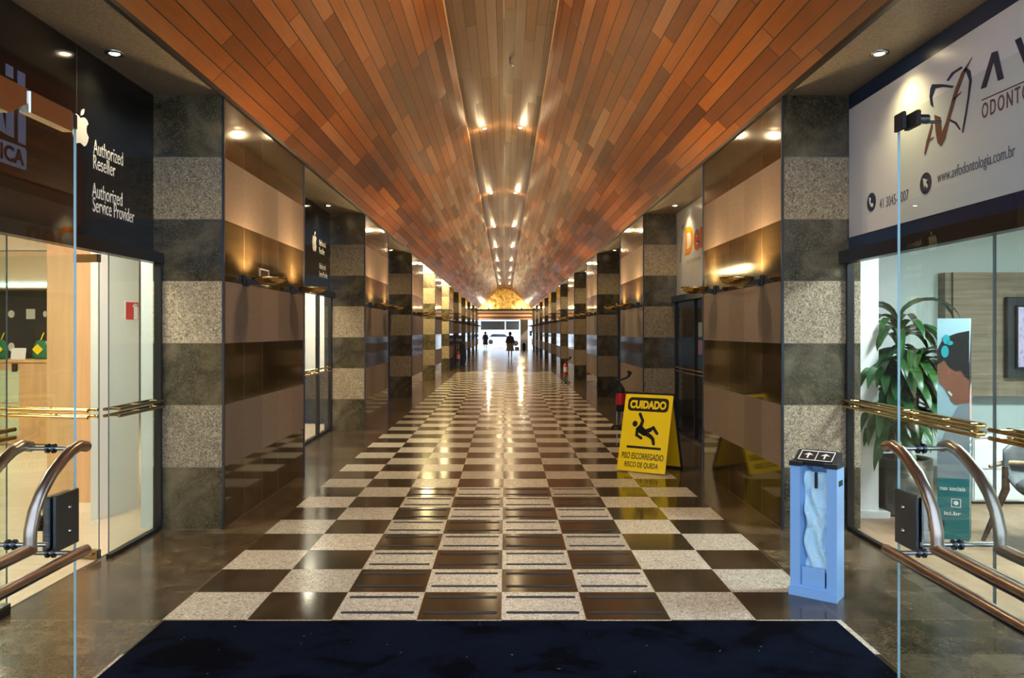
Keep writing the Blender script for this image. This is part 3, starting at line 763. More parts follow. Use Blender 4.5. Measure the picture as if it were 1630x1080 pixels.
g = thing('shop_counter', 'pale wood shop counter with celadon front panels', 'counter', (-7.35, 11.9, 0))
MB().box(-.9, .55, 0, .55, 0.02, 1.24).build('body', M['orange_wood'], g)
MB().box(-.93, .58, -.03, .58, 1.24, 1.28).build('countertop', M['orange_wood'], g)
for z in ((.15, .62), (.64, 1.12)): MB().box(-.85, .10, -.012, 0, *z).build('front_panel', M['celadon'], g)
MB().box(.0, .08, -.02, 0, 1.10, 1.22).build('call_box', M['black'], g)
o = MB(); o.box(-.11, .11, -.004, .004, 0, .17, mtx=Matrix.Translation((-7.33, 12.0, 1.28)) @ Matrix.Rotation(-.15, 4, 'X')); o.box(-.06, .06, 0, .05, 0, .01, mtx=Matrix.Translation((-7.33, 12.0, 1.28)))
tag(o.build('counter_card', M['white']), 'small white price card standing on the shop counter', 'card')
for x, lab in ((-7.62, 'green and yellow party mask at the left end of the counter'), (-7.02, 'green and yellow flag toy beside the price card on counter')):
    g = thing('party_prop', lab, 'toy', (x, 12.05, 1.28))
    b = MB(); b.lathe([(.001, .30), (.06, .28), (.11, .18), (.12, .05), (.10, 0), (.001, 0)], 16, sy=.5); b.build('green_body', plain('green_felt', (.01, .16, .07), .7) if 'gf' not in M else M['gf'], g)
    b = MB(); b.prism([(-.08, .15), (0, .23), (.08, .15), (0, .07)], .012, mtx=plane_mtx((0, -.07, 0), (1, 0, 0), (0, 0, 1))); b.build('yellow_diamond', M['yellow'], g)
    b = MB(); b.tube([(0, 0, .28), (.05, 0, .4)], .008, 6); b.build('stick', M['yellow'], g)
g = thing('wood_column', 'tall honey-coloured laminate column inside the left shop', 'column', (-4.05, 7.45, 0))
MB().box(-.23, .20, 0, .45, 0.10, 2.95).build('shaft', M['orange_wood'], g); MB().box(-.235, .205, -.005, .455, 0, .10).build('base', M['cream'], g)
g = thing('partition_panel', 'tall white partition panel carrying a red extinguisher sign', 'partition', (0, 0, 0))
b = MB(); b.prism([(-3.70, 7.12), (-3.66, 7.16), (-3.53, 7.68), (-3.56, 7.75), (-3.70, 7.75)], 2.95); b.build('panel', M['whitewall'], g)
pm = plane_mtx((-3.66, 7.16, 0), (.13, .52, 0), (0, 0, 1))
g = thing('extinguisher_sign', 'square red fire extinguisher sign on the white partition', 'sign')
b = MB(); b.box(.345, .532, 1.80, 1.99, 0.001, .006, mtx=pm); b.build('backing', M['white'], g)
b = MB(); b.box(.355, .525, 1.812, 1.978, .006, .008, mtx=pm); b.build('red_field', M['red'], g)
b = MB(); b.prism([(.46, 1.815), (.515, 1.815), (.515, 1.93), (.50, 1.945), (.47, 1.945), (.46, 1.93)], .002, mtx=pm @ Matrix.Translation((0, 0, .008)))
b.prism([(.44, 1.94), (.47, 1.965), (.51, 1.96), (.51, 1.952), (.475, 1.955), (.448, 1.932)], .002, mtx=pm @ Matrix.Translation((0, 0, .008))); b.build('symbol', M['white'], g)
struct(MB().box(XLO-.11, XLO-.007, Y0+.004, Y0+PLEN-.004, .0, 2.94).build('wall_right', M['greywall']))
struct(MB().box(XLO-.1, XLO-.007, Y0+.002, Y0+PLEN-.002, 2.96, ZC-.004).build('wall_right', M['dark_wall']))
for k in range(1, NP): struct(MB().box(XLO-.1, XLO-.007, Y0+.002+PER*k, Y0+PLEN-.002+PER*k, 0.007, ZC-.004).build('wall_left', M['dark_wall']))
struct(MB().box(-3.45, XLO-.125, 8.3, 8.4, 0, 2.95).build('wall_back', M['greywall']))
struct(MB().box(-4.3, XLO-.13, 15.6, 15.7, 0, 2.95).build('wall_back', M['whitewall']))
g = thing('shop_cabinet', 'dark blue low cabinet inside the second left shopfront', 'cabinet', (-3.42, 14.6, 0))
MB().bbox(-.3, .24, 0, .8, .02, .95, .01).build('body', M['navy'], g); MB().box(-.32, .26, -.02, .82, .95, .98).build('top', M['whitewall'], g)
MB().box(-.2, .15, -.012, 0, .1, .85).build('door', M['charcoal'], g)
for loc, lab, sz in (((-3.42, 6.2, 2.94), 'just behind the entrance glass', (.12, .4)), ((-5.2, 5.2, 2.94), 'nearest', (.6, .3)), ((-6.6, 9.6, 2.94), 'above the counter approach', (.7, .14)), ((-3.8, 11.4, 2.94), 'behind the second left shopfront', (.4, .4)), ((-3.7, 14.4, 2.94), 'at the back of the second left shopfront', (.3, .3))):  # all but the counter one are added to light the partition and shop
    g = thing('ceiling_panel_light', 'flat white ceiling light inside the left shop, %s' % lab, 'ceiling light', loc, group='panel lights of the left shop')
    MB().box(-sz[0], sz[0], -sz[1], sz[1], -.02, .0).build('diffuser', M['glow_white'], g)
    MB().box(-sz[0]-.02, sz[0]+.02, -sz[1]-.02, sz[1]+.02, 0, .01).build('frame', M['white'], g)
    light('AREA', 'panel_lamp', g, (0, 0, -.04), 30 if loc[1] > 6 and loc[1] < 7 else 62, (1.0, .86, .66), .7)

# ------------------------------------------------------------------ right shop interior
struct(MB().box(XRO+.02, 7.5, 1.8, 8.9, 0, .006).build('floor', M['oak_floor']))
struct(MB().box(XRO+.105, 7.5, 1.8, 8.9, 2.95, 3.05).build('ceiling', M['whitewall']))
struct(MB().box(XRO+.12, 7.5, 8.8, 8.9, 0, 2.95).build('wall_back', M['greywall']))
struct(MB().box(7.44, 7.49, 1.8, 8.8, 0, 2.95).build('wall_right', M['greywall']))
struct(MB().box(XRO+.06, 7.5, 1.75, 1.8, 0, 2.95).build('wall_near', M['greywall']))
g = thing('white_screen_panel', 'narrow white upright panel just behind the right shop glass', 'partition', (3.33, 7.35, 0))
MB().box(-.10, .10, -.02, .02, .06, 2.9).build('panel', M['whitewall'], g); MB().box(-.12, .16, -.12, .12, 0.006, .06).build('foot', M['whitewall'], g)
for x, y in ((4.2, 5.6), (5.8, 5.6)):  # unseen ceiling lights, added to brighten the right shop
    g = thing('ceiling_panel_light', 'flat white ceiling light inside the right shop, %s the glass' % ('nearer' if x < 5 else 'farther from'), 'ceiling light', (x, y, 2.94), group='panel lights of the right shop')
    MB().box(-.3, .3, -.3, .3, -.02, 0).build('diffuser', M['glow_white'], g); MB().box(-.32, .32, -.32, .32, 0, .01).build('frame', M['white'], g)
    light('AREA', 'panel_lamp', g, (0, 0, -.04), 110, (.88, .96, 1.0), .6)
# plant
g = thing('potted_dracaena', 'tall leafy green plant in a round metal pot', 'plant', (3.72, 7.45, .006))
b = MB(); b.lathe([(.001, 0), (.235, 0), (.24, .02), (.245, .52), (.225, .52), (.22, .46), (.001, .46)], 32); pot = b.build('pot', M['pot'], g)
b = MB(); b.lathe([(.22, .462), (.1, .475), (.001, .48)], 24); b.build('soil', M['soil'], g)
stems = [((0, 0), (-.05, .02), 1.75), ((.08, .03), (.16, .05), 1.45), ((-.08, -.04), (-.20, -.03), 1.30)]
b = MB()
for (a, c, h) in stems: b.tube([(a[0], a[1], .46), ((a[0]+c[0])/2+.02, a[1], .46+h*.4), (c[0], c[1], h)], .020, 8)
b.build('stem', M['stem'], g)
rnd = random.Random(5); b = MB()
def leafblade(b, base, az, L, rise, wid):
    n = 9; vs = []; ax = Vector((math.cos(az), math.sin(az), 0)); sd = Vector((-ax.y, ax.x, 0)); p = Vector(base); el = rise
    for i in range(n+1):
        t = i/n; ww = wid*math.sin(PI*min(1, .12+t*.88))**.7*(1 if t < .97 else .2)
        vs += [tuple(p-sd*ww+Vector((0, 0, .25*ww))), tuple(p-Vector((0, 0, .15*ww))), tuple(p+sd*ww+Vector((0, 0, .25*ww)))]
        p = p+(ax*math.cos(el)+Vector((0, 0, 1))*math.sin(el))*(L/n); el -= (rise+1.35)/n*1.05
    fs = []
    for i in range(n): fs += [(3*i, 3*i+1, 3*i+4, 3*i+3), (3*i+1, 3*i+2, 3*i+5, 3*i+4)]
    b.add(vs, fs, smooth=True)
for si, (a, c, h) in enumerate(stems):
    for i in range(72):
        t = rnd.random(); z = h-.62*t*(h/1.75); f = (z-.46)/(h-.46)
        leafblade(b, (a[0]+(c[0]-a[0])*f, a[1]+(c[1]-a[1])*f, z), rnd.random()*2*PI, rnd.uniform(.44, .62), rnd.uniform(.4, 1.2) if t < .3 else rnd.uniform(-.4, .4), rnd.uniform(.038, .058))
for az, L in ((.1, .8), (2.9, .6), (-.3, .75), (3.4, .66)): leafblade(b, (-.05, .02, 1.76), az, L, 1.25, .05)
b.build('foliage', M['leaf'], g)
# banner totem
g = thing('photo_totem', 'tall three-sided advertising totem with a woman and child photo', 'banner', (3.70, 6.55, .006))
tri = [(-.165, -.02), (.045, -.11), (.135, .02), (-.02, .13)]
b = MB(); b.prism(tri, 1.80); b.build('body', M['print_sky'], g)
pa = plane_mtx((-.165, -.02, 0), (.21, -.09, 0), (0, 0, 1)); wA = math.hypot(.21, .09)
pb = plane_mtx((.045, -.11, 0), (.09, .13, 0), (0, 0, 1)); wB = math.hypot(.09, .13)
def pr(name, polys, mat, m, d0=.001, d=.001):
    b = MB()
    for q in polys: b.prism(q, d, mtx=m @ Matrix.Translation((0, 0, d0)))
    return b.build(name, mat, g)
pr('teal_panel', [[(0, .0), (wA, .0), (wA, .50), (0, .50)]], M['teal'], pa)
pr('teal_panel', [[(0, .0), (wB, .0), (wB, .88), (0, .88)]], M['teal'], pb)
pr('printed_shirt', [[(0, .50), (wA, .50), (wA, 1.12), (.15, 1.09), (.08, .95), (.03, .80), (0, .72)]], M['print_shirt'], pa)
pr('printed_face', [[(.0, 1.46), (.0, 1.36), (.012, 1.28), (.035, 1.25), (.06, 1.22), (.085, 1.17), (.10, 1.13), (.13, 1.10), (wA, 1.12), (wA, 1.45)]], M['print_skin'], pa, .0025)
pr('printed_smile', [[(.075, 1.20), (.10, 1.165), (.108, 1.18), (.085, 1.21)]], M['white'], pa, .004)
pr('printed_hair', [[(.0, 1.42), (.0, 1.54), (.03, 1.61), (.08, 1.655), (.14, 1.68), (wA, 1.70), (wA, 1.30), (.19, 1.34), (.17, 1.38), (.13, 1.37), (.09, 1.40), (.05, 1.46)]], M['print_hair'], pa, .004)
pr('printed_bow', [arc_poly(.065, 1.63, .026, .040, 12), arc_poly(.055, 1.53, .028, .050, 12), arc_poly(.09, 1.60, .024, .018, 12)], M['print_cyan'], pa, .0055)
pr('printed_hair', [[(0, .88), (.05, 1.22), (wB, 1.30), (wB, 1.75), (.10, 1.64), (.05, 1.52), (0, 1.38)]], M['print_hair'], pb)
pr('printed_face', [[(.0, .96), (wB, .92), (wB, 1.26), (.06, 1.24), (.0, 1.15)]], M['print_pale'], pb, .0025)
text('lettering', 'nas sociais', M['letter_white'], g, pa @ Matrix.Translation((0, 0, .003)), .02, .40, .18, .032, bold=.01)
text('lettering', 'ici.br', M['letter_white'], g, pa @ Matrix.Translation((0, 0, .003)), .05, .20, .12, .03, bold=.01)
b = MB()
for q in range(4): b.box(*((.10, .105, .265, .335), (.165, .17, .265, .335), (.10, .17, .33, .335), (.10, .17, .265, .27))[q], .002, .003, mtx=pa)
b.prism(arc_poly(.135, .30, .018, .018, 16), .001, mtx=pa @ Matrix.Translation((0, 0, .002))); b.build('camera_icon', M['letter_white'], g)
for i, s_ in enumerate(('Ou acesse', 'Clinica', 'consulte', '+55 41')): text('lettering', s_, M['letter_white'], g, pb @ Matrix.Translation((0, 0, .003)), .012, .81-.055*i, .12, .026, bold=.01)
# wood wall panel, television
g = thing('oak_wall_panel', 'large grey oak panel on the back wall of the right shop', 'wall panel', (0, 8.62, 0))
MB().box(4.84, 7.3, 0, .175, 1.0, 2.34).build('board', M['oak'], g)
MB().box(4.77, 4.84, .03, .175, 1.0, 2.34).build('side_return', M['oak'], g)
g = thing('television', 'wall television in a dark frame on the oak panel', 'television', (5.9, 8.60, 1.62))
MB().bbox(-.52, .55, -.05, .015, -.42, .45, .01).build('surround', M['charcoal'], g)
MB().bbox(-.44, .50, -.08, -.05, -.32, .36, .006).build('bezel', M['black'], g)
MB().box(-.42, .48, -.083, -.08, -.30, .34).build('screen', M['screen'], g)
# drawers
g = thing('drawer_cabinet', 'low white drawer cabinet behind the totem', 'cabinet', (5.05, 7.80, .006))
MB().box(-.48, .9, 0, .45, .03, .66).build('body', M['white'], g); MB().box(-.50, .92, -.02, .46, .66, .69).build('top', M['white'], g)
MB().box(-.46, .88, .03, .43, 0, .03).build('plinth', M['charcoal'], g)
for x in (-.47, .02, .5):
    for z in (.05, .36):
        MB().box(x, x+.38+.08, -.018, 0, z, z+.28).build('drawer', M['white'], g)
o = MB(); o.box(-.16, .16, -.11, .11, 0, .012); o.box(-.15, .14, -.10, .10, .012, .02); tag(o.build('magazine_stack', M['print_shirt'], loc=(4.80, 7.98, .697)), 'thin stack of magazines on the white drawer cabinet', 'magazines')
# chair
g = thing('shell_armchair', 'grey shell armchair with curved dark wooden legs', 'chair', (4.26, 6.15, .006), 0)
b = MB(); nu, nv = 16, 12; vs = []
for i in range(nu+1):
    a = -PI*.72+PI*1.44*i/nu
    for j in range(nv+1):
        t = j/nv; r = .10+.26*min(1, t*1.5); zz = .42 if t < .35 else .42+(t-.35)*(.62+.25*math.cos(a))
        vs.append((.0-math.cos(a+PI)*-r*1.0, math.sin(a)*r*1.02, zz+.02*math.cos(t*6)))
fs = [(i*(nv+1)+j, i*(nv+1)+j+1, (i+1)*(nv+1)+j+1, (i+1)*(nv+1)+j) for i in range(nu) for j in range(nv)]
b.add([(-x, y, z) for x, y, z in vs], fs, smooth=True); o = b.build('shell', M['grey_shell'], g); mm = o.modifiers.new('thickness', 'SOLIDIFY'); mm.thickness = .02
b = MB(); b.lathe([(.001, .44), (.25, .45), (.28, .48), (.24, .52), (.001, .53)], 24); b.build('seat_cushion', M['grey_shell'], g)
for s in (-1, 1):
    b = MB(); b.tube([(-.40, .30*s, .0), (-.30, .30*s, .22), (-.22, .29*s, .42), (-.22, .30*s, .60)], .026, 10, taper=[.6, 1, 1.2, .9]); b.build('leg', M['walnut'], g)
    b = MB(); b.tube([(.36, .28*s, .0), (.27, .28*s, .25), (.20, .26*s, .45)], .024, 10, taper=[.6, 1, 1.2]); b.build('leg', M['walnut'], g)
    b = MB(); b.tube([(-.34, .31*s, .60), (-.20, .33*s, .63), (.0, .33*s, .62), (.2, .30*s, .60)], .022, 10, taper=[.6, 1, 1, .6]); b.build('armrest', M['oak_floor'], g)
b = MB(); b.lathe([(.001, .20), (.10, .19), (.19, .13), (.22, .05), (.20, 0), (.001, 0)], 20, sx=1.1, sy=.85)
tag(b.build('white_cushion', M['cloth'], loc=(4.30, 6.13, .56)), 'rumpled white cushion lying on the grey shell armchair', 'cushion')
# right second shop
struct(MB().box(XRO+.9, XRO+1.0, YB0-.6, YB1+2.5, 0, 3.0).build('wall_right', M['greywall']))
struct(MB().box(XRO+.1, XRO+1.0, YB1+2.5, YB1+2.6, 0, 3.0).build('wall_back', M['dark_wall']))
struct(MB().box(XRO+.1, XRO+1.0, YB0-.65, YB0-.6, 0, 3.0).build('wall_near', M['dark_wall']))
struct(MB().box(XRO+.105, XRO+1.0, YB0-.6, YB1+2.5, 2.95, 3.05).build('ceiling', M['whitewall']))
for i, (z, mt, nm) in enumerate(((1.62, 'white', 'white'), (1.35, 'pink_ink', 'pink'), (1.08, 'navy', 'navy blue'))):
    tag(MB().box(XRO+.006, XRO+.010, 11.95, 12.22, z, z+.22).build('window_sticker', M[mt]), '%s sticker inside the glass of the second right shopfront' % nm, 'sticker', 'stickers on the second right shopfront')

# ------------------------------------------------------------------ umbrella bag dispenser
g = thing('umbrella_bag_stand', 'tall narrow umbrella bag dispenser with a black top beside the right pier', 'bag dispenser', (1.842, 5.165, 0), math.atan2(-.179, .227))
W, D, H = .290, .166, .835
b = MB(); b.box(0, W, 0.006, D, .0, .075); b.box(0, .058, .006, D, .075, H); b.box(W-.062, W, .006, D, .075, H); b.box(.058, W-.062, D-.012, D, .075, H); b.box(.072, W-.076, .016, .030, .075, .19)
b.build('housing', M['bin'], g)
b = MB(); b.prism([(.058, .006), (.062, .006), (.098, D-.02), (.094, D-.02)], H-.075, mtx=Matrix.Translation((0, 0, .075))); b.build('channel_side', M['bin'], g)
b = MB(); b.box(-.006, W+.006, -.008, .01, 0, .055); b.build('kick_plate', M['bin'], g)
b = MB(); vs = []; nx, nz = 10, 30
for j in range(nz+1):
    for i in range(nx+1):
        x = .082+(W-.062-.084)*i/nx; z = .165+(H-.20)*j/nz
        vs.append((x+.004*math.sin(z*16), .052+.018*math.sin(i*1.1+z*9+math.sin(z*23))+.010*math.sin(z*31+i*.9), z))
b.add(vs, [(j*(nx+1)+i, j*(nx+1)+i+1, (j+1)*(nx+1)+i+1, (j+1)*(nx+1)+i) for j in range(nz) for i in range(nx)], smooth=True)
o = b.build('plastic_bag', M['bag'], g); mm = o.modifiers.new('thickness', 'SOLIDIFY'); mm.thickness = .003
MB().box(.150, .166, .018, .034, .70, .80).build('bag_clip', M['rubber'], g)
b = MB(); b.box(-.004, .075, -.004, D+.004, H, H+.028); b.box(W-.08, W+.004, -.004, D+.004, H, H+.028); b.box(.07, W-.07, .05, D+.004, H, H+.028)
b.prism([(.03, 0), (D, 0), (D, .066), (D-.012, .068), (.03, .008)], W-.02, mtx=plane_mtx((.01, 0, H+.02), (0, 1, 0), (0, 0, 1)))
b.build('top_cap', M['rubber'], g)
pm = plane_mtx((.03, .040, H+.037), (1, 0, 0), (0, .125, .060))
b = MB(); b.box(0, .225, -.004, .125, -.004, .001, mtx=pm)
b.build('instruction_plate', M['ink'], g)
b = MB()
for q in ((.006, .219, .0, .006), (.006, .219, .104, .112), (.006, .012, 0, .11), (.213, .219, 0, .11), (.110, .115, 0, .11)): b.box(*q, .001, .002, mtx=pm)
for cx in (.06, .165):
    b.prism([(cx-.028, .06), (cx+.0, .085), (cx+.03, .06), (cx+.005, .062), (cx+.005, .025), (cx-.005, .025), (cx-.005, .062)], .001, mtx=pm @ Matrix.Translation((0, 0, .001)))
b.build('plate_marking', M['letter_white'], g)
MB().box(W, W+.003, .05, .125, .72, .755).build('side_slot', M['rubber'], g)

# ------------------------------------------------------------------ caution sign
ux, uy = .84, -.545; ang = math.atan2(uy, ux)
g = thing('caution_sign', 'yellow folding wet floor caution sign on the right of the checkered floor', 'floor sign', (1.355, 9.725, 0), ang)
Wd, SP, Ht = .62, .585, .948
Ln = math.hypot(SP/2, Ht)
front = plane_mtx((0, 0, 0), (1, 0, 0), (0, SP/2, Ht)); back = plane_mtx((0, SP, 0), (1, 0, 0), (0, -SP/2, Ht))
b = MB(); b.prism(rrect(0, Wd, 0.015, Ln, .012, 3), -.012, mtx=front); b.build('front_board', M['yellow'], g)
b = MB(); b.prism(rrect(0.012, Wd-.012, .03, Ln-.02, .012, 3), .012, mtx=back); bb = b.build('rear_board', M['yellow_in'], g)
b = MB()
for q in ((-.006, .016, 0, Ln), (Wd-.016, Wd+.006, 0, Ln), (-.006, Wd+.006, .0, .03), (-.006, Wd+.006, Ln-.02, Ln)): b.box(q[0], q[1], q[2], q[3], -.006, .016, mtx=back)
b.build('rear_frame', M['rubber'], g)
fm = front @ Matrix.Translation((0, 0, .0005))
b = MB(); b.prism(rrect(.045, Wd-.045, .755, .925, .05), .002, mtx=fm); b.build('black_banner', M['ink'], g)
text('lettering', 'CUIDADO', M['yellow'], g, front @ Matrix.Translation((0, 0, .003)), .075, .785, Wd-.15, .105, bold=.05)
# falling figure (from the photo, in board fractions)
def fig(pts): return [((x-345)/(665-345)*Wd if False else x, y) for x, y in pts]
def b2(x, y):  # zoomed pixel -> board coordinates, correcting the slant of the board in the photo
    t = (y-354)/(888-354); xl = 395-60*t; xr = 708-53*t
    return ((x-xl)/(xr-xl)*Wd, Ln*(1-(y-(350+ (x-xl)/(xr-xl)*(8+25*t)+ 0))/(525)))
def limb(b, pts, wds):
    P_ = [Vector(b2(*p)) for p in pts]; n = len(P_); L_, R_ = [], []
    for i, p in enumerate(P_):
        d = (P_[min(i+1, n-1)]-P_[max(i-1, 0)]).normalized(); nn = Vector((-d.y, d.x))
        L_.append(tuple(p+nn*wds[i])); R_.append(tuple(p-nn*wds[i]))
    for i in range(n-1): b.prism([L_[i], L_[i+1], R_[i+1], R_[i]], .002, mtx=fm)
    for i, p in enumerate(P_): b.prism(arc_poly(p.x, p.y, wds[i], wds[i], 14), .002, mtx=fm)
b = MB(); c = b2(457, 565); b.prism(arc_poly(c[0], c[1], .034, .037, 20), .002, mtx=fm)
limb(b, [(490, 500), (508, 545), (490, 595)], [.019, .020, .026])
limb(b, [(490, 600), (520, 625)], [.045, .040])
limb(b, [(475, 600), (468, 640), (498, 660)], [.024, .020, .018])
limb(b, [(520, 620), (558, 605), (578, 592), (602, 630)], [.028, .026, .022, .018])
limb(b, [(520, 625), (560, 650), (575, 668), (580, 700)], [.028, .024, .022, .018])
b.build('falling_figure', M['ink'], g)
b = MB(); p, q = b2(390, 712), b2(628, 727); b.box(.095, .535, p[1]-.018, p[1]+.010, 0, .002, mtx=fm); b.build('floor_bar', M['ink'], g)
text('lettering', 'PISO ESCORREGADIO', M['ink'], g, fm, .045, .165, Wd-.085, .075, bold=.012)
text('lettering', 'RISCO DE QUEDA', M['ink'], g, fm, .095, .055, Wd-.19, .075, bold=.012)
text('lettering', 'RISCO DE QUEDA', M['ink'], g, plane_mtx((Wd, SP, 0), (-1, 0, 0), (0, -SP/2, Ht)) @ Matrix.Translation((0, 0, .001)), .09, .06, Wd-.18, .07, bold=.02)
b = MB()
for x in (.12, Wd-.12): b.tube([(x-.03, SP/2, Ht-.004), (x+.03, SP/2, Ht-.004)], .009, 8)
b.build('hinge', M['rubber'], g)

# ------------------------------------------------------------------ extinguisher stands
def extinguisher(label, loc, wheeled):
    g = thing('fire_extinguisher_stand', label, 'fire extinguisher', loc)
    b = MB(); b.box(-.14, .14, -.03, .03, .03, .06); b.box(-.03, .03, -.14, .14, .03, .06)
    for x, y in ((-.14, 0), (.14, 0), (0, -.14), (0, .14)): b.lathe([(.001, 0), (.022, .0), (.026, .02), (.02, .04), (.001, .045)], 10, mtx=Matrix.Translation((x, y, 0)))
    b.build('base', M['black'], g)
    b = MB(); b.tube([(-.06, 0, .05), (-.06, 0, .62)], .014, 10); b.tube([(.06, 0, .05), (.06, 0, .62)], .014, 10); b.tube([(-.07, 0, .30), (.07, 0, .30)], .012, 8); b.build('post', M['steel'], g)
    b = MB(); b.lathe([(.001, .30), (.07, .30), (.08, .32), (.08, .66), (.065, .72), (.03, .75), (.03, .78), (.001, .78)], 20, mtx=Matrix.Translation((0, -.02, 0))); b.build('cylinder', M['rubber'] if wheeled else M['red'], g)
    b = MB(); b.lathe([(.0815, .42), (.0815, .62)], 20, mtx=Matrix.Translation((0, -.02, 0))); b.build('label_band', M['red'] if wheeled else M['white'], g)
    b = MB(); b.tube([(0, -.02, .78), (-.10, -.02, .82), (.02, -.02, .86), (.13, -.03, .90)], .020, 10); b.tube([(.13, -.03, .90), (.17, -.03, .98), (.12, -.03, 1.0)], .032, 10, taper=[.7, 1.2, .8]); b.tube([(0, -.02, .76), (-.13, -.02, .70), (-.15, -.02, .83)], .012, 8)
    b.build('hose', M['rubber'], g)
    return g
extinguisher('black fire extinguisher with red label on a castor stand behind the yellow sign', (2.02, 14.0, 0), True)
e = extinguisher('red fire extinguisher on a floor stand beside the right piers, far down the hall', (2.00, 26.4, 0), False); e.scale = (.95, .95, .86)
e = extinguisher('red fire extinguisher on a floor stand beside the left piers, far down the hall', (-2.20, 37.4, 0), False)
g = thing('standing_banner', 'curved black standing banner by the far left piers', 'banner', (-2.12, 39.5, 0))
b = MB(); b.prism([(-.16, .03), (.12, .03), (.20, .35), (.19, .75), (.10, 1.08), (-.10, 1.22), (-.16, 1.1)], .03, mtx=plane_mtx((0, 0, 0), (1, 0, 0), (0, 0, 1))); b.build('sail', M['black'], g)
MB().box(-.2, .2, -.12, .12, 0, .03).build('base', M['black'], g)
g = thing('hanging_sign', 'small black projecting sign with white script on the far left', 'sign', (-2.2, 38.0, 1.10))
MB().box(-.20, .19, 0, .04, 0, .42).build('board', M['black'], g); MB().box(-.22, -.16, .0, .04, -1.10, 0).build('post', M['black'], g)
text('lettering', 'Casa', M['letter_white'], g, plane_mtx((-.15, -.001, .15), (1, 0, 0), (0, 0, 1)), 0, 0, .28, .12, shear=.3)

# small acrylic exit plate between the first left lamps
g = thing('wall_plate', 'small framed acrylic plate between the two lamps on the first left pier', 'sign', (XL, 8.0, 2.16))
MB().box(0, .006, -.16, .16, 0, .17).build('plate', M['dull_brass'], g)
b = MB()
for q in ((-.15, .15, .0, .014), (-.15, .15, .15, .164), (-.15, -.137, 0, .164), (.137, .15, 0, .164)): b.box(.006, .008, q[0], q[1], q[2], q[3])
b.build('frame', M['white'], g)
# ceiling bits on the ridge
o = MB(); o.tube([(0, 0, .06), (0, 0, -.03), (.05, 0, -.05)], .015, 8); tag(o.build('ceiling_hook', M['steel'], loc=(.07, 11.6, 5.62)), 'small metal fitting hanging right of the ceiling ridge', 'hook')

# ------------------------------------------------------------------ far end
pts = [(XL, ZC), (EDX_L, EDZ), (-.03, EDZ+.27), (EDX_R, EDZ), (XR, ZC)]
for x, nm in ((-1.5, 'left'), (1.45, 'right')):  # pair of lamps added to brighten the gable, which is dark without them
    g = thing('gable_uplight', 'small uplight on the ledge below the gilded gable, %s end' % nm, 'uplight', (x, YE-.75, 3.70), group='uplights below the gable')
    b = MB(); b.lathe([(.001, 0), (.07, 0), (.09, .08), (.08, .08), (.06, .03), (.001, .03)], 14); b.build('housing', M['black'], g)
    b = MB(); b.lathe([(.001, .05), (.05, .045), (.055, .035)], 12); b.build('bulb', M['glow_warm'], g)
    light('POINT', 'uplight_lamp', g, (0, 0, .14), 90, (1.0, .86, .55), .05)
g = thing('gilded_relief', 'gilded relief mural filling the gable at the far end', 'relief', (0, YE-.02, 0))
b = MB(); b.prism([(-.62, 3.78), (.55, 3.78), (.55, 5.35), (0, 5.6), (-.62, 5.35)], .12, mtx=plane_mtx((0, 0, 0), (1, 0, 0), (0, 0, 1))); b.build('centre_panel', M['gold'], g)
for x in (-1.25, 1.18):
    b = MB(); b.lathe([(.001, .14), (.2, .12), (.38, .06), (.45, 0)], 24, mtx=Matrix.Translation((x, 0, 4.22)) @ Matrix.Rotation(PI/2, 4, 'X')); b.build('medallion', M['gold'], g)
for i, (z0, z1, mt, nm) in enumerate(((3.55, 3.66, 'black', 'black'), (3.36, 3.55, 'stripe_white', 'cream'), (3.24, 3.36, 'stripe_red', 'dark red'), (3.05, 3.24, 'stripe_white', 'cream'), (2.92, 3.05, 'stripe_red', 'dark red'))):
    struct(MB().box(-3.0, 2.95, YE-.0-.17*(5-i), YE+.3, z0, z1+(.04 if i == 0 else 0)).build('trim_%d' % (40+i), M[mt]))
struct(MB().box(-9.5, -3.0, YE, YE+.2, 0, 6.0).build('wall_far', M['dark_wall'])); struct(MB().box(2.95, 7.6, YE, YE+.2, 0, 6).build('wall_far', M['dark_wall']))
struct(MB().box(-3.0, 2.95, YE, YE+.2, ZC, 6.0).build('wall_far', M['gold']))
struct(MB().box(-3.0, 3.0, YE+.3, YE+3.4, 2.80, 2.92).build('ceiling', M['stripe_white']))
g = thing('stone_column', 'pale beige square column at the far exit', 'column', (1.75, 74.0, 0)); MB().bbox(-.35, .35, -.3, .3, 0, 2.80, .02).build('shaft', M['beige_stone'], g)
g = thing('litter_bin', 'small black litter bin in front of the beige column', 'bin', (1.72, 72.9, 0)); b = MB(); b.lathe([(.001, 0), (.16, 0), (.18, .6), (.19, .62), (.17, .64), (.001, .62)], 18); b.build('bin_body', M['black'], g); b = MB(); b.lathe([(.1, .645), (.17, .642), (.17, .66), (.1, .67)], 18); b.build('bin_rim', M['steel'], g)
for x0, x1 in ((-2.3, -.05), (.05, 1.3)):
    g = thing('hanging_awning', 'grey awning panel hanging across the %s of the far exit' % ('left' if x0 < -1 else 'right'), 'awning', (0, 75.0, 0))
    b = MB(); b.box(x0, x1, -.02, .02, 1.86, 2.62); b.build('fabric', M['grey_panel'], g); b = MB(); b.tube([(x0, 0, 2.62), (x1, 0, 2.62)], .04, 8); b.build('roller', M['black'], g)
    b = MB()
    for xx in (x0+.1, x1-.1): b.tube([(xx, 0, 2.64), (xx, 0, 2.81)], .012, 6)
    b.build('hanger', M['black'], g)
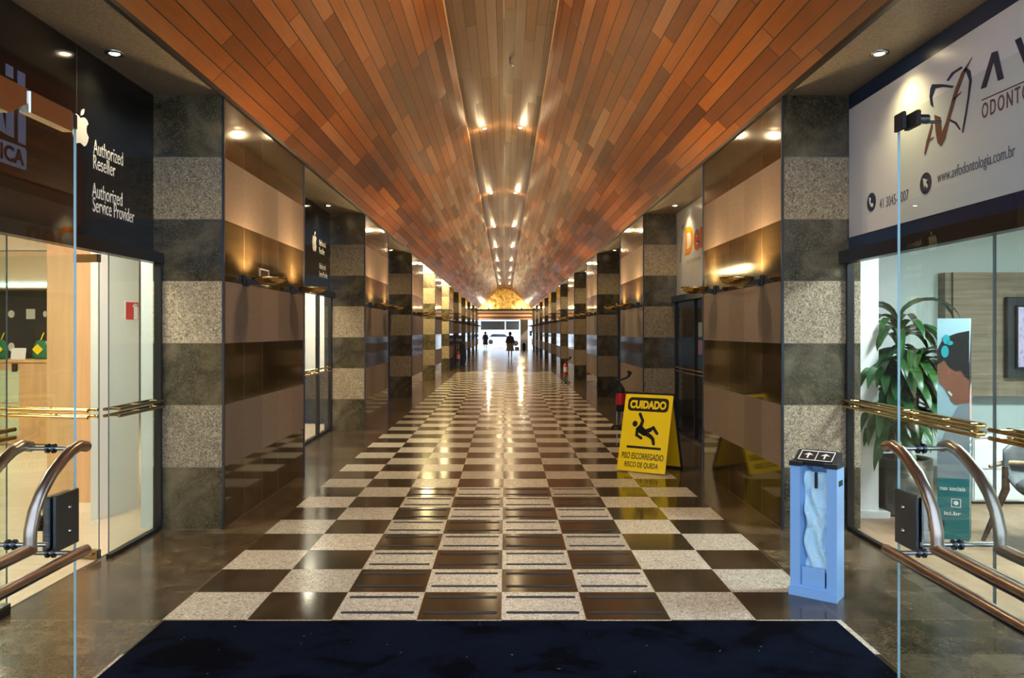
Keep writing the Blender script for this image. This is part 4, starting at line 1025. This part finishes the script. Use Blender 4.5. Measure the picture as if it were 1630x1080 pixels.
# outside
struct(MB().box(-40, 40, 75.5, 140, -.22, -.02).build('ground', M['street']))
g = thing('far_building', 'pale building across the street beyond the exit', 'building', (0, 125, -.02))
MB().box(-25, 25, 0, 8, 0, 5.0).build('wall', M['facade'], g)
for i in range(9):
    x = -20+i*5; f = MB().box(x, x+2.6, -.05, 0, 1.0, 3.8).build('window', M['white'], g); MB().box(x+.15, x+2.45, -.07, -.05, 1.15, 3.65).build('pane', M['greywall'], f)
def car(name, label, loc, mat, van=False):
    g = thing(name, label, 'car', loc)
    prof = [(-2.1, .25), (2.1, .25), (2.15, .7), (1.9, .85), (1.2, .95), (.55, 1.42), (-1.2, 1.45), (-1.9, .98), (-2.12, .8)] if not van else [(-2.3, .3), (2.3, .3), (2.35, .9), (1.9, 1.15), (1.4, 1.95), (-2.2, 2.0), (-2.32, 1.0)]
    b = MB(); b.prism(prof, 1.7, mtx=plane_mtx((0, .85, 0), (1, 0, 0), (0, 0, 1))); b.build('body', M[mat], g)
    top = prof[4:8]
    for y in (-.86, .85):
        b = MB(); q = [(1.0, .98), (.5, 1.36), (-1.1, 1.38), (-1.6, 1.0)] if not van else [(1.6, 1.2), (1.3, 1.8), (.3, 1.8), (.3, 1.2)]
        b.prism(q, .01, mtx=plane_mtx((0, y+.01, 0), (1, 0, 0), (0, 0, 1))); b.build('side_window', M['carglass'], g)
    for x in (-1.35, 1.35):
        for y in (-.75, .75):
            b = MB(); b.lathe([(.001, -.1), (.2, -.1), (.31, -.09), (.33, 0), (.31, .09), (.2, .1), (.001, .1)], 18, mtx=Matrix.Translation((x, y*1.02, .33)) @ Matrix.Rotation(PI/2, 4, 'X')); b.build('wheel', M['rubber'], g)
    return g
car('white_car', 'white car parked outside beyond the exit, left of the van', (-.6, 108, -.02), 'carwhite'); car('white_van', 'white van parked outside beyond the far exit', (2.6, 96, -.02), 'carwhite', True)
b = MB(); b.prism([(-1.7, 77.0), (-.05, 77.0), (-.2, 84), (-.3, 92), (-.9, 84)], .01); tag(b.build('painted_ramp', M['ramp_red'], loc=(0, 0, -.02)), 'pinkish red painted ramp on the pavement just outside the exit', 'ramp')

# ------------------------------------------------------------------ people
def person(label, loc, rotz, top, bottom, hairm, bag=False, step=.12):
    g = thing('person', label, 'person', loc, rotz)
    # joints: (x,y,z), radius; figure faces +y
    J = [((0, 0, .93), .135), ((0, 0, 1.08), .115), ((0, .01, 1.25), .135), ((0, 0, 1.37), .11), ((0, 0, 1.44), .05), ((0, .01, 1.49), .055), ((0, .02, 1.56), .085), ((0, .01, 1.62), .07),
         ((-.17, 0, 1.36), .05), ((-.22, -.02, 1.10), .04), ((-.20, .06, .87), .03), ((-.20, .08, .79), .035),
         ((.17, 0, 1.36), .05), ((.23, .0, 1.10), .04), ((.22, .08, .90), .03), ((.22, .10, .82), .035),
         ((-.09, 0, .86), .09), ((-.09, step, .48), .058), ((-.09, step*.6, .09), .038), ((-.09, step*.6+.14, .03), .03),
         ((.09, 0, .86), .09), ((.09, -step*.3, .48), .058), ((.09, -step, .10), .038), ((.09, -step+.13, .035), .03)]
    E = [(0, 1), (1, 2), (2, 3), (3, 4), (4, 5), (5, 6), (6, 7), (3, 8), (8, 9), (9, 10), (10, 11), (3, 12), (12, 13), (13, 14), (14, 15), (0, 16), (16, 17), (17, 18), (18, 19), (0, 20), (20, 21), (21, 22), (22, 23)]
    me = bpy.data.meshes.new('body'); me.from_pydata([j[0] for j in J], E, []); me.materials.append(M['skin'])
    o = bpy.data.objects.new('body', me); C.objects.link(o); o.parent = g
    m = o.modifiers.new('skin', 'SKIN'); 
    for v, j in zip(me.skin_vertices[0].data, J): v.radius = (j[1], j[1]*.85)
    me.skin_vertices[0].data[0].use_root = True
    o.modifiers.new('sub', 'SUBSURF').levels = 2; o.modifiers['sub'].render_levels = 2
    b = MB(); b.lathe([(.10, 1.43), (.19, 1.38), (.19, 1.25), (.165, 1.08), (.185, .95), (.18, .93)], 20, sy=.8); 
    for s in (-1, 1): b.tube([(s*.15, 0, 1.37), (s*.225, -.01, 1.10), (s*.225, .04, 1.0)], .058, 12)
    b.build('top', top, g)
    b = MB(); b.lathe([(.165, 1.0), (.195, .88), (.22, .70), (.25, .50), (.245, .49), (.16, .9)], 20, sy=.85); b.build('skirt' if bag else 'shorts', bottom, g)
    b = MB(); b.lathe([(.001, 1.69), (.06, 1.68), (.098, 1.62), (.10, 1.55), (.08, 1.47), (.06, 1.46)], 16, mtx=Matrix.Translation((0, -.012, 0)), sy=.95); b.build('hair', hairm, g)
    return g
person('person in dark top and taupe skirt walking away down the hall', (.30, 49.6, 0), 0, M['dark_cloth'], M['pale_cloth'], M['hair'], True)
person('person in dark clothes standing at the left of the far exit', (-1.82, 73.0, 0), PI, M['dark_cloth'], M['dark_cloth'], M['hair'], False, .03)
g = thing('handbag', 'tan handbag hanging at the right side of the walking person', 'bag', (.70, 49.65, .50))
b = MB(); b.bbox(-.10, .16, -.06, .06, 0, .24, .02); b.build('bag_body', M['bagm'], g)
b = MB(); b.tube([(-.04, 0, .22), (-.10, .0, .32), (-.12, 0, .22)], .01, 6); b.build('handle', M['bagm'], g)
